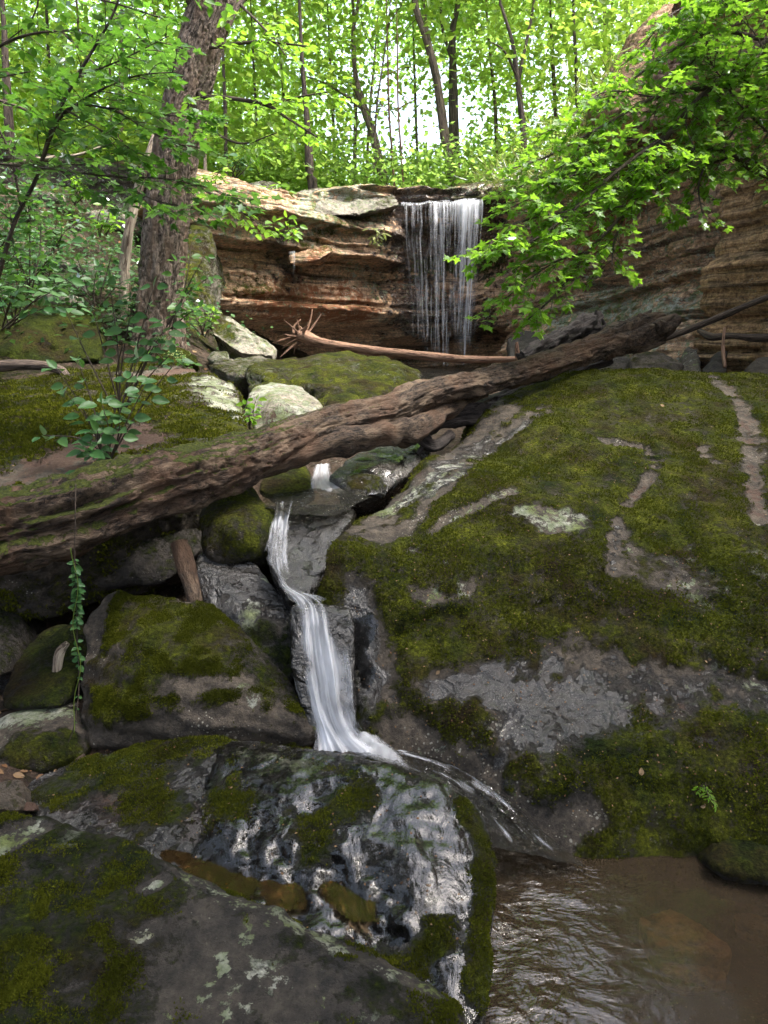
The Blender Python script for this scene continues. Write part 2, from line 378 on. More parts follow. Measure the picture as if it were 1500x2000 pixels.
M['film'] = clear_water('running_water_film', (.75, .74, .72), (.03, .03, .03), .03, 7, .022, (1.5, .8, 1), .17, 1.6)
M['puddle'] = clear_water('amber_puddle_water', (.70, .5, .28), (.038, .024, .010), .35, 16, .004)

# ------------------------------------------------------------------ rocks
def remesh(V, faces, voxel):
    me = bpy.data.meshes.new('tmp'); me.from_pydata([tuple(v) for v in V], [], [tuple(int(i) for i in f) for f in faces]); me.update()
    o = bpy.data.objects.new('tmp', me); COL.objects.link(o)
    m = o.modifiers.new('r', 'REMESH'); m.mode = 'VOXEL'; m.voxel_size = voxel; m.adaptivity = 0
    dg = bpy.context.evaluated_depsgraph_get(); e = o.evaluated_get(dg).to_mesh()
    W = np.empty(len(e.vertices)*3); e.vertices.foreach_get('co', W); W = W.reshape(-1, 3)
    L = np.empty(len(e.loops), np.int32); e.loops.foreach_get('vertex_index', L)
    Q = L.reshape(-1, 4) if len(L) == 4*len(e.polygons) else None
    assert Q is not None
    o.evaluated_get(dg).to_mesh_clear(); bpy.data.objects.remove(o); bpy.data.meshes.remove(me)
    return W, Q
def hull_faces(pts):
    bm = bmesh.new()
    for p in pts: bm.verts.new(tuple(p))
    r = bmesh.ops.convex_hull(bm, input=bm.verts)
    bmesh.ops.delete(bm, geom=[v for v in bm.verts if not v.link_faces], context='VERTS')
    bmesh.ops.recalc_face_normals(bm, faces=bm.faces)
    bm.verts.index_update(); V = np.array([v.co[:] for v in bm.verts]); Fc = [[v.index for v in f.verts] for f in bm.faces]; bm.free()
    return V, Fc
def laplace(V, Q, it, lam=.5):
    E = np.vstack([Q[:, [0, 1]], Q[:, [1, 2]], Q[:, [2, 3]], Q[:, [3, 0]]]); n = len(V)
    a = np.concatenate([E[:, 0], E[:, 1]]); b = np.concatenate([E[:, 1], E[:, 0]]); cnt = np.bincount(a, minlength=n)[:, None]+1e-9
    for _ in range(it):
        S = np.stack([np.bincount(a, weights=V[b, k], minlength=n) for k in range(3)], 1)
        V = V + lam*(S/cnt-V)
    return V
def normals(V, Q):
    n = np.cross(V[Q[:, 2]]-V[Q[:, 0]], V[Q[:, 3]]-V[Q[:, 1]])
    N = np.stack([sum(np.bincount(Q[:, k], weights=n[:, c], minlength=len(V)) for k in range(4)) for c in range(3)], 1)
    return N/(np.linalg.norm(N, axis=1)[:, None]+1e-12)
SURF = {}
def cast(bvh, px, py):
    h = bvh.find_nearest(Vector((0, 0, 0))) if False else bvh.ray_cast(Vector((0, 0, CAM_H)), ray(px, py))
    return h[0], h[1]
def paint_attrs(V, Nn, bvh, base, strokes, seed):
    """surface cover (moss, wet, lichen, soil): general tendency plus patches lying at given spots"""
    up = Nn[:, 2]; n1 = fbm(V*2.2, 4, seed+50); n2 = fbm(V*3.1+7, 4, seed+90)
    A = {}
    b = dict(moss=.45, mossup=.25, lichen=.0, wet=0, soil=0); b.update(base)
    A['moss'] = b['moss'] + b['mossup']*(up-.3) + .22*n1
    A['lichen'] = b['lichen'] + .2*n2*(b['lichen'] > 0)
    A['wet'] = b['wet'] + .25*fbm(V*1.7+3, 3, seed+33)*(b['wet'] > 0)
    A['soil'] = b['soil'] + .2*fbm(V*1.7+23, 3, seed+63)*(b['soil'] > 0)
    wob = 1+.6*fbm(V*6, 3, seed+5); wob2 = .6*fbm(V*19, 3, seed+6)
    for s in strokes:
        att, val, rad, line = s[:4]
        S = []
        line = list(line)
        pts = [line[0]]
        for i in range(1, len(line)):
            (x0, y0), (x1, y1) = line[i-1], line[i]; m = max(1, int(math.hypot(x1-x0, y1-y0)/12))
            for k in range(1, m+1): pts.append((x0+(x1-x0)*k/m, y0+(y1-y0)*k/m))
        for q in pts:
            h, _ = cast(bvh, *q)
            if h is not None: S.append(h[:])
        if not S: continue
        S = np.array(S); d = np.full(len(V), 1e9)
        for k in range(len(S)): d = np.minimum(d, ((V-S[k])**2).sum(1))
        d = np.sqrt(d); w = 1-sstep(.25*rad, 1.15*rad, d*wob+rad*wob2)
        if att == 'carve':
            V -= Nn*(w*val)[:, None]; continue
        atts = att.split('+')
        val = min(val, .62) if att == 'lichen' else min(val, .82) if att == 'moss' else val
        for a in atts: A[a] = A[a]*(1-w) + val*w
        if atts == ['wet']: A['moss'] -= w*.12
    return {k: np.clip(v, -1, 1.5) for k, v in A.items()}
def finish_rock(name, label, cat, V, Q, mat, amp, freq, base, strokes, seed, group=None, kind=None, parent=None, ledge=0.0, mosslift=.012, octv=5):
    Nn = normals(V, Q)
    d = fbm(V*freq, octv, seed, .5)*amp
    if amp: d = d - amp*.35*np.abs(fbm(V*freq*1.9+5, 3, seed+9))
    if ledge:
        zz = V[:, 2]*14 + 1.4*fbm(V*1.3, 3, seed+3) + V[:, 0]*1.5
        d = d + ledge*(np.abs((zz % 1)-.5)*2-.5)*sstep(.95, .5, np.abs(Nn[:, 2]))
    if mosslift: d = d + .0055*fbm(V*15, 3, seed+12) - .007*np.abs(fbm(V*7, 3, seed+13))
    V = V + Nn*d[:, None]
    Nn = normals(V, Q)
    bvh = BVHTree.FromPolygons(V.tolist(), Q.tolist())
    A = paint_attrs(V, Nn, bvh, base, strokes, seed)
    if mosslift:
        mk = sstep(.35, .75, A['moss']+.35*fbm(V*9, 3, seed+70))
        V = V + Nn*(mk*mosslift*(1+.8*fbm(V*24, 2, seed+71)))[:, None]
    o = obj(name, V, Q, M[mat], parent, attrs=A)
    if label or kind: tag(o, label, cat, group, kind)
    SURF[o.name] = (BVHTree.FromPolygons(V.tolist(), Q.tolist()), o, V, Q, A['moss'])
    return o
def rock(name, label, outline, inner=(), thick=.5, drop=.3, bulge=0.0, voxel=.02, smooth=18, amp=.03, freq=2.5, mat='rock', base={}, strokes=(), seed=1, cat='boulder', group=None, back=.75, more=(), ledge=0.0, mosslift=.012, parent=None, kind=None, octv=5):
    VV, FF, off = [], [], 0
    for ol, inn in [(outline, inner)] + list(more):
        W = np.array([P(*p) for p in ol]); c = W.mean(0)
        B = c + (W-c)*back + np.array([0, thick, -drop])
        I = np.array([P(*p) for p in inn]).reshape(-1, 3)
        pts = np.vstack([W, B, I] + ([P(np.mean([p[0] for p in ol]), np.mean([p[1] for p in ol]), np.mean([p[2] for p in ol])-bulge)[None]] if bulge else []))
        v, f = hull_faces(pts); VV.append(v); FF += [[i+off for i in q] for q in f]; off += len(v)
    V, Q = remesh(np.vstack(VV), FF, voxel)
    V = laplace(V, Q, smooth)
    return finish_rock(name, label, cat, V, Q, mat, amp, freq, base, strokes, seed, group, kind, parent, ledge, mosslift, octv)

# ------------------------------------------------------------------ ground in the ravine
TP = [(.5, 1.5, -.32), (1.5, 1.5, -.34), (.9, 1.95, -.3), (2.5, 1.6, -.3), (-.3, 1.8, -.1), (-1, 1.9, .02), (-1.3, 2.37, .18), (-1.75, 2.4, .26), (-1.2, 3, .25), (-2.2, 2.9, .2), (-1.7, 3.4, .0), (-2.6, 3.4, .1), (-1.2, 3.6, .2),
      (0, 3, .3), (-.35, 3.6, .62), (0, 4.4, .8), (-.3, 5.2, 1.0), (0, 6, 1.1), (0, 8, 1.2), (.5, 12, 1.1), (1, 16, 1.2), (-1.2, 7.5, 1.35), (-2, 6, 1.2), (-4, 6, 1.6), (-4.4, 4, 1.2), (-4, 8, 2.2), (-2.7, 8.2, 2.0), (-3, 9.5, 2.5), (-6, 10, 3.5),
      (-7, 13, 4.4), (-3.6, 11, 3.0), (-2.2, 9.5, 1.75), (-2, 12, 1.4), (3, 8, 1.45), (2.2, 10, 1.4), (3, 11, 1.5), (4.2, 7.5, 1.6), (6, 7, 2.5), (2, 4, .5), (3.4, 5.8, 1.3), (4, 3, .6), (4, 0, .5), (0, 0, -.2),
      (0, -4, 0), (-4, 0, .6), (-6, 4, 2), (7, 3, 2.4), (-8, 0, 2.6), (9, 0, 2.8), (0, -8, .5), (-10, 8, 4.2), (-4.7, 12.2, 4.2), (-10, -8, 3), (10, -8, 3), (-12, 12, 5)]
TF = tps([t[:2] for t in TP], [t[2] for t in TP], 1e-3)
gx = np.concatenate([np.arange(-14, -5, .35), np.arange(-5, 5, .06), np.arange(5, 12, .35)]); gy = np.concatenate([np.arange(-9, 1, .4), np.arange(1, 12, .06), np.arange(12, 17, .2)])
X, Y = np.meshgrid(gx, gy); q = np.stack([X.ravel(), Y.ravel()], 1); z = TF(q)
V = np.column_stack([q, z]); V[:, 2] += .10*fbm(V*1.3, 5, 3)*sstep(.5, 3, q[:, 1]) + .03*fbm(V*6, 4, 8)
def ground_z(x, y): return float(TF(np.array([[x, y]]))[0])
Nn = normals(V, grid_faces(len(gx), len(gy)))
inpool = sstep(.15, -.05, V[:, 2])
GA = dict(moss=.33+.3*fbm(V*1.1, 4, 4)+.22*(V[:, 1] > 5)*(V[:, 0] < -1)-.5*inpool, lichen=V[:, 0]*0+.1, wet=.9*inpool, soil=.45+.3*fbm(V*.9+4, 3, 6)+.3*inpool)
g = obj('ground', V, grid_faces(len(gx), len(gy)), M['ground'], attrs=GA, origin=(0, 0, 0)); tag(g, kind='structure')
SURF['ground'] = (BVHTree.FromPolygons(V.tolist(), grid_faces(len(gx), len(gy)).tolist()), g)

# ------------------------------------------------------------------ cliff
CP = [(-18, -8, 6, .8), (-14, 4, 6, .8), (-10.5, 11, 5.7, .8), (-8, 13.3, 5.5, .8), (-6, 13.9, 5.3, .8), (-4.4, 13.5, 5.0, .8), (-3.7, 12.4, 4.7, .8), (-3.05, 11.45, 4.22, 1.3), (-2.36, 12, 4.33, 1.2), (-1.42, 13, 4.45, 1.1),
      (-.5, 13.8, 4.72, 1.1), (.32, 14.4, 4.74, 1.1), (1.2, 14.7, 4.72, 1.1), (2.15, 14.5, 4.78, 1.1), (2.55, 13.9, 4.85, 1.1), (3.2, 12.6, 5.2, 1.2), (3.67, 11.2, 5.5, 1.3), (3.99, 10, 5.95, 1.4), (4.35, 9.0, 6.4, 1.4), (5.1, 8.3, 6.4, 1.4)]
PB = [(5.2, 9.0, 6.3, 1.3), (4.45, 8.5, 6.2, 1.3), (3.98, 8.1, 6.1, 1.3), (4.0, 7.6, 6.1, 1.3), (4.5, 6.6, 6.1, 1.3), (5.4, 5, 6, 1), (7, 2, 6, .8), (9, -4, 6, .5), (11, -9, 6, .5)]
def build_wall(CPn, name, mat, nfine, prof, base, strokes, seed, far=True):
    c = spline(CPn, nfine)
    xy = c[:, :2]; T = np.gradient(xy, axis=0); T /= np.linalg.norm(T, axis=1)[:, None]; out = np.stack([T[:, 1], -T[:, 0]], 1)   # towards the ravine
    nv = 150; w = np.linspace(0, 1, nv)
    Z = c[:, 3][None]+(c[:, 2]-c[:, 3])[None]*w[:, None]; XX = np.broadcast_to(xy[None], (nv, len(xy), 2))
    off, dz = prof(XX[..., 0].ravel(), XX[..., 1].ravel(), Z.ravel(), np.repeat(w, len(xy)))
    O = np.broadcast_to(out[None], (nv, len(xy), 2)).reshape(-1, 2)
    V = np.column_stack([XX.reshape(-1, 2)+O*off[:, None], Z.ravel()+dz])
    # the top rolls back over the rim
    rows = []
    for k, (b, dzz) in enumerate([(.12, .03), (.35, .04), (.8, .05), (1.5, .0)]):
        lip = V[(nv-1)*len(xy):nv*len(xy)].copy(); lip[:, :2] -= out*b; lip[:, 2] += dzz + .05*fbm(lip*2, 3, seed+k); rows.append(lip)
    V = np.vstack([V]+rows); Q = grid_faces(len(xy), nv+4)
    Nn = normals(V, Q); s = np.sign((Nn[:nv*len(xy), 0]*O[:, 0]+Nn[:nv*len(xy), 1]*O[:, 1]).mean())
    if s < 0: Q = Q[:, ::-1]; Nn = -Nn
    bvh = BVHTree.FromPolygons(V.tolist(), Q.tolist())
    A = paint_attrs(V, Nn, bvh, base, strokes, seed)
    o = obj(name, V, Q, M[mat], attrs=A, origin=(0, 0, 0)); tag(o, kind='structure'); SURF[o.name] = (BVHTree.FromPolygons(V.tolist(), Q.tolist()), o)
    return o
lay = np.cumsum(np.random.default_rng(3).choice([.05, .08, .12, .2, .3], 60)); layo = np.random.default_rng(8).uniform(-1, 1, 61)
def strata(zz, sharp=.02):
    k = np.searchsorted(lay, zz); a = layo[np.clip(k, 0, 60)]; nxt = layo[np.clip(k+1, 0, 60)]
    top = lay[np.clip(k, 0, 59)]; t = sstep(top-sharp, top, zz); return a*(1-t)+nxt*t
def prof_main(x, y, z, w):
    p = np.stack([x, y, z], 1)
    dip = .10*np.sin(x*.9+1)+.12*fbm(p*np.array([.5, .5, .2]), 3, 2)
    zz = z+dip-.05*x-.35*np.maximum(0, x-2.4)-.0*y
    left = sstep(.6, -.1, x)*sstep(-4.2, -3.4, x)
    fall = sstep(.1, .5, x)*sstep(2.7, 2.1, x)
    right = sstep(2.2, 3.0, x)
    st = strata(zz)+.5*strata(zz*2.3+3, .01)
    blk = fbm(p*np.array([1.1, 1.1, 1.6]), 4, 21)
    st2 = st*(.6+.8*vnoise(p*np.array([.9, .9, 2.]), 31)**2)
    off = .22*st2*(left+fall+.4*right)+.22*blk*(.6+.4*left)
    off += left*(.42*sstep(3.35, 3.5, zz)+.16*sstep(3.9, 3.95, zz)-.22*sstep(3.9, 4.35, zz)+.10*sstep(3.0, 2.6, zz)-.25*sstep(.08, .0, np.abs(zz-3.42))-1.15*sstep(2.38+.15*blk, 2.15+.15*blk, zz))
    off += fall*(.55*sstep(4.1, 4.3, zz)+.25*sstep(4.45, 4.5, zz)-.18*sstep(3.0, 3.6, zz)*0+.12*sstep(3.4, 2.6, zz)-1.3*sstep(2.12+.2*blk, 1.85+.2*blk, zz))
    off += right*(.35*np.sin(w*math.pi)**1.5*-1+.25+.75*sstep(3.2, 1.6, z)**1.6+.3*fbm(p*np.array([.8, .8, .5]), 3, 66)+.16*st2)
    off += .05*fbm(p*np.array([4, 4, 22]), 4, 12)+.03*fbm(p*9, 3, 13)
    return off, .02*fbm(p*5, 2, 77)
WF = [(790, 400), (790, 690)]
build_wall(CP[5:], 'cliff', 'cliff', 620, prof_main, dict(moss=.22, mossup=.5, lichen=.36, soil=.10),
    [('lichen', .50, .8, [(450, 400), (450, 450)]), ('lichen', .62, .5, [(600, 390), (720, 400), (600, 420)]), ('lichen', .5, .35, [(660, 500), (730, 560)]), ('lichen', .36, .6, [(460, 580), (650, 560)]),
     ('soil', .75, .8, [(540, 590), (700, 610)]), ('soil', .65, .6, [(800, 560), (900, 600)]), ('soil', .6, .5, [(1250, 350), (1230, 450)]),
     ('moss', .8, .45, [(820, 520), (930, 520), (980, 500)]), ('moss', .62, .3, [(560, 490), (700, 420), (770, 410)]), ('moss', .62, .3, [(420, 560), (520, 560)]),
     ('wet', .9, .7, [(790, 400), (950, 395)]), ('wet', .9, .9, [(780, 480), (930, 480)]), ('wet', .9, .9, [(800, 600), (930, 650)]), ('wet', .7, .5, [(550, 480), (550, 520)]),
     ('lichen', .62, .9, [(1100, 640), (1350, 590)]), ('soil', .75, .5, [(1120, 500), (1200, 440), (1240, 360)]), ('lichen', .42, .8, [(1250, 470), (1350, 500)]), ('lichen', .45, .3, [(900, 370), (1000, 365)])], 11)
def prof_p(x, y, z, w):
    p = np.stack([x, y, z], 1)
    g_ = fbm(p*np.array([3.2, 3.2, .35]), 4, 5)
    return .25*g_ + .12*strata(z*1.5)+.05*strata(z*3)+.10*fbm(p*2, 4, 9) + .3*(1-w), 0*x
build_wall(PB, 'pillar', 'tancliff', 420, prof_p, dict(moss=.22, mossup=.4, lichen=.25, soil=.2), [], 23)
def prof_l(x, y, z, w):
    p = np.stack([x, y, z], 1); return .3*fbm(p*.8, 4, 15)+.10*strata(z), 0*x
build_wall(CP[:6], 'rock_ledge', 'rock', 200, prof_l, dict(moss=.45, mossup=.5, lichen=.45), [], 29)

# forest floor above the cliff
allp = spline(CP[:-2]+[PB[3]]+PB[4:], 160); T = np.gradient(allp[:, :2], axis=0); T /= np.linalg.norm(T, axis=1)[:, None]; outw = -np.stack([T[:, 1], -T[:, 0]], 1)
ang = np.arctan2(outw[:, 1], outw[:, 0])
for _ in range(30): outw[1:-1] = (outw[:-2]+outw[2:]+outw[1:-1])/3
outw /= np.linalg.norm(outw, axis=1)[:, None]
rows = []
for b in [.55, .9, 1.4, 2.2, 3.2, 5, 8, 12, 18, 28, 45, 80, 160, 320]:
    xy = allp[:, :2]+outw*b; side = sstep(2.3, 3.5, allp[:, 0])
    zz = allp[:, 2]+.03+np.minimum(b, 3)*.32*side + .07*min(b, 45) + .02*b*(b < 60)
    r_ = np.column_stack([xy, zz]); r_[:, 2] += .25*fbm(r_*.35, 4, 44)*min(1, b/2) + .05*fbm(r_*1.5, 3, 45)*min(1, b)
    rows.append(r_)
V = np.vstack(rows); Q = grid_faces(len(allp), len(rows))
if normals(V, Q)[:, 2].mean() < 0: Q = Q[:, ::-1]
mo = .55+.25*fbm(V*.8, 4, 7)
o = obj('forest_floor', V, Q, M['ground'], attrs=dict(moss=mo, lichen=mo*0, wet=mo*0, soil=mo*0+.4), origin=(0, 0, 0)); tag(o, kind='structure')
SURF['forest_floor'] = (BVHTree.FromPolygons(V.tolist(), Q.tolist()), o)
# the woods' ground closing the ravine behind the camera
qx, qy = np.meshgrid(np.linspace(-60, 60, 50), np.linspace(-90, -8.5, 40)); q = np.stack([qx.ravel(), qy.ravel()], 1)
zz = .3+.10*np.maximum(0, -8-q[:, 1]) + .35*np.maximum(0, np.abs(q[:, 0])-6)*np.exp(-np.maximum(0, np.abs(q[:, 0])-6)/25)
V = np.column_stack([q, zz]); V[:, 2] += .3*fbm(V*.3, 3, 3)
o = obj('valley_floor', V, grid_faces(50, 40), M['ground'], attrs=dict(moss=zz*0+.55, lichen=zz*0, wet=zz*0, soil=zz*0+.4), origin=(0, 0, 0)); tag(o, kind='structure')

# ------------------------------------------------------------------ the big boulder on the right
poly = [P(655, 985, 3.5), P(600, 1120, 3.02), P(672, 1190, 2.86), P(700, 1330, 2.66), P(715, 1405, 2.52), P(845, 1490, 2.44), P(985, 1578, 2.28), P(1150, 1690, 2.09), P(1250, 1700, 2.07), P(1380, 1670, 2.12), P(1500, 1700, 2.05), P(1720, 1720, 2.0),
        np.array([4.3, 2.6, 0]), np.array([5.0, 4.2, 0]), np.array([4.8, 5.9, 0]), np.array([3.4, 6.3, 0]), np.array([1.6, 6.2, 0]), P(985, 745, 5.5), P(905, 800, 4.95), P(845, 870, 4.45), P(775, 925, 3.95), P(720, 955, 3.72)]
dome = [(660, 1000, 3.42), (720, 975, 3.62), (790, 950, 3.78), (880, 880, 4.25), (950, 805, 4.85), (1000, 748, 5.35), (1150, 728, 5.55), (1300, 724, 5.65), (1500, 735, 5.6), (1100, 850, 4.32), (1280, 850, 4.3), (1500, 850, 4.3), (1150, 905, 3.93), (1000, 945, 3.68), (1200, 1000, 3.42), (1400, 1000, 3.45),
        (850, 1050, 3.2), (700, 1100, 3.07), (640, 1080, 3.1), (800, 1180, 2.88), (1000, 1150, 2.95), (1200, 1200, 2.84), (1450, 1200, 2.88), (720, 1250, 2.78), (850, 1300, 2.66), (1000, 1310, 2.66), (1200, 1330, 2.63), (1100, 1375, 2.55), (1300, 1365, 2.57), (1450, 1350, 2.58),
        (900, 1380, 2.52), (1050, 1415, 2.45), (1250, 1425, 2.43), (1450, 1400, 2.47), (1000, 1530, 2.28), (1150, 1560, 2.22), (1300, 1560, 2.22), (1450, 1560, 2.21), (850, 1460, 2.42), (1240, 1660, 2.12), (1700, 1400, 2.4), (1800, 1000, 3.4), (1750, 800, 4.8)]
D = np.array([P(*p) for p in dome]); D = np.vstack([D, [[4.5, 6, 1.2], [2, 6.4, 1.35], [4.6, 3.0, .8]]])
BF = tps(D[:, :2], D[:, 2], 2e-3)
gx = np.arange(-.65, 5.3, .028); gy = np.arange(1.75, 6.7, .028); X, Y = np.meshgrid(gx, gy); q = np.stack([X.ravel(), Y.ravel()], 1)
q3 = np.column_stack([q, q[:, 0]*0])
sd = poly_sd(q, poly) + .05*fbm(q3*1.7, 3, 31)
h = BF(q); rim = .20
h = h - np.where(sd < rim, (np.clip(rim-sd, 0, rim)/rim)**2*.13, 0) - np.where(sd < 0, np.minimum(-sd*5, 2.5), 0)
h = np.maximum(h, -.75)
V = np.column_stack([q, h]); nx, ny = len(gx), len(gy); Q = grid_faces(nx, ny)
Bv = np.column_stack([q, q[:, 0]*0-.9]); k = len(V)
bdr = np.concatenate([np.arange(nx), np.arange(1, ny)*nx+nx-1, (ny-1)*nx+np.arange(nx-2, -1, -1), np.arange(ny-2, 0, -1)*nx])
side = np.stack([bdr, np.roll(bdr, -1), np.roll(bdr, -1)+k, bdr+k], 1)
V, Q = remesh(np.vstack([V, Bv]), np.vstack([Q, side[:, ::-1], (Q+k)[:, ::-1]]).tolist(), .022)
V = laplace(V, Q, 6)
if normals(V, Q)[V[:, 2] > .5][:, 2].mean() < 0: Q = Q[:, ::-1]
# soft swells and gullies running down to the left, a sunk crack under the hump
sw = .045*np.sin((V[:, 0]*1.0+V[:, 1]*.55)*5.5+2*fbm(V*.8, 2, 3))*sstep(1.9, .4, V[:, 0])*sstep(.7, 1.0, V[:, 2])
V[:, 2] += sw
finish_rock('giant_boulder', 'huge rounded mossy boulder sloping down to the pool on the right', 'boulder', V, Q, 'rock', .055, 1.6,
    dict(moss=.74, mossup=.10, lichen=.20, wet=.15, soil=.2),
    [('wet+soil', .7, .10, [(1020, 745), (930, 800), (860, 880), (800, 950)]), ('moss', .2, .10, [(1010, 760), (930, 810), (880, 870)]),
     ('moss', .25, .13, [(1000, 800), (870, 900), (760, 990), (700, 1060)]), ('wet', .85, .10, [(950, 860), (860, 925), (790, 985)]), ('lichen', .55, .16, [(690, 990), (780, 985), (860, 930)]), ('lichen', .5, .12, [(840, 1090), (900, 1140), (800, 1180)]),
     ('moss', 0, .10, [(820, 1175), (900, 1140)]), ('moss', .22, .07, [(1060, 800), (900, 915), (790, 1040), (720, 1060)]), ('moss', .2, .05, [(1000, 960), (880, 1010), (800, 1080)]), ('moss', .25, .05, [(980, 840), (860, 930), (700, 1010)]), ('lichen', .45, .06, [(1000, 960), (900, 1000), (800, 1080)]), ('lichen', .5, .05, [(920, 890), (860, 930), (760, 990)]), ('wet', .8, .06, [(1050, 810), (900, 925), (800, 985)]),
     ('lichen', .42, .3, [(1350, 1230), (1480, 1220)]), ('moss', .50, .2, [(1250, 1100), (1350, 1150)]), ('moss', .45, .2, [(1150, 1290)]), ('moss', .85, .25, [(680, 1080), (720, 1120)]), ('moss', .9, .25, [(800, 1230), (950, 1260)]), ('moss', .9, .22, [(870, 1080), (850, 1110)]), ('moss', .9, .35, [(1130, 920), (1200, 930)]),
     ('soil', .5, .035, [(1280, 890), (1275, 930), (1230, 975), (1215, 990)]), ('moss', 0, .045, [(1180, 860), (1260, 875), (1280, 900), (1265, 940), (1225, 985)]), ('carve', .02, .05, [(1150, 862), (1260, 875), (1280, 900), (1265, 940), (1225, 985)]),
     ('wet', .9, .03, [(1205, 1030), (1195, 1110)]), ('moss', 0, .045, [(1205, 1020), (1195, 1115)]),
     ('soil', .52, .07, [(1420, 740), (1455, 800), (1470, 900), (1480, 1000)]), ('moss', .22, .07, [(1395, 740), (1455, 800), (1470, 900), (1480, 1010)]), ('moss', .15, .05, [(1370, 880), (1395, 905)]),
     ('lichen', .48, .4, [(1400, 1100), (1440, 1180), (1480, 1100)]), ('lichen', .6, .14, [(1060, 1010), (1110, 1020)]), ('moss', .1, .10, [(1060, 1010), (1110, 1020)]), ('lichen', .6, .10, [(700, 1010), (760, 1000)]),
     ('moss', -.1, .20, [(1030, 1400), (1120, 1400), (1180, 1370), (1290, 1370)]), ('wet', 1.0, .26, [(1020, 1390), (1120, 1395), (1180, 1385)]), ('wet', .75, .25, [(1250, 1365), (1400, 1370), (1500, 1390)]), ('moss', .05, .16, [(1300, 1350), (1500, 1370)]), ('soil', .75, .09, [(1230, 1400), (1400, 1385)]),
     ('moss', .0, .10, [(860, 1340), (960, 1330)]), ('wet', .9, .12, [(860, 1345), (990, 1330)]), ('moss', .2, .10, [(700, 1150), (740, 1330)]), ('wet', 1, .14, [(690, 1180), (700, 1260), (710, 1350)]), ('wet', .9, .10, [(640, 1040), (610, 1120)]),
     ('moss', .1, .12, [(800, 1440), (880, 1500), (960, 1560), (1050, 1640)]), ('lichen', .35, .12, [(850, 1480), (960, 1560)]), ('moss', .95, .3, [(1200, 1520), (1350, 1480), (1450, 1450)]), ('moss', .1, .1, [(1080, 1620), (1140, 1600)]),
     ('carve', .025, .02, [(1040, 1185), (1075, 1172), (1110, 1180)]), ('carve', .03, .03, [(1010, 1395), (980, 1440), (960, 1490)]), ('carve', .03, .04, [(780, 1240), (860, 1200), (900, 1205)]), ('carve', .03, .04, [(1380, 1290), (1450, 1320), (1500, 1325)])],
    7, mosslift=.014)

# ------------------------------------------------------------------ boulders
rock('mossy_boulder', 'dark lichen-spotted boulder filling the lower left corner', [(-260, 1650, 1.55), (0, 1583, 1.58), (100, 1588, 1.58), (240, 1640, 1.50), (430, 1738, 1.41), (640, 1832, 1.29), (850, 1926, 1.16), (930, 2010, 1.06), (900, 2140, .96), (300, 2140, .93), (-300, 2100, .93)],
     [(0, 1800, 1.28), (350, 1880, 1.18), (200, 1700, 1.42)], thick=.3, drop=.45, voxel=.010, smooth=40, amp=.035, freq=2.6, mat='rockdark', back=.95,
     base=dict(moss=.60, mossup=.0, lichen=.28, wet=.1), seed=12,
     strokes=[('moss', .70, .3, [(0, 1650), (60, 1800), (60, 1950)]), ('lichen', .95, .055, [(20, 1640), (60, 1625)]), ('moss', -.3, .05, [(20, 1640), (60, 1625)]), ('lichen', .7, .05, [(130, 1650), (160, 1620)]), ('moss', .28, .14, [(420, 1850), (440, 1950)]), ('moss', .30, .12, [(600, 1960), (520, 1900)]),
              ('lichen', 1.1, .03, [(490, 1825)]), ('moss', -.5, .03, [(490, 1825)]), ('lichen', 1.1, .022, [(430, 1870), (440, 1895)]), ('moss', -.5, .03, [(430, 1870), (440, 1895)]), ('lichen', 1.1, .03, [(275, 1830), (290, 1820)]), ('moss', -.5, .035, [(275, 1830), (290, 1820)]),
              ('lichen', 1.1, .018, [(285, 1735), (310, 1725)]), ('moss', -.5, .022, [(285, 1735), (310, 1725)]), ('lichen', 1.1, .016, [(420, 1760)]), ('moss', -.5, .02, [(420, 1760)]), ('lichen', 1.0, .02, [(100, 1600), (150, 1604)]), ('moss', -.5, .025, [(100, 1600), (150, 1604)]),
              ('lichen', .5, .05, [(250, 1645), (430, 1745), (640, 1838), (840, 1930)]), ('moss', .2, .035, [(250, 1645), (430, 1745), (640, 1838), (840, 1930)]), ('lichen', 1.0, .018, [(640, 1828), (620, 1810)]), ('lichen', .9, .02, [(450, 1980), (480, 1975)])])
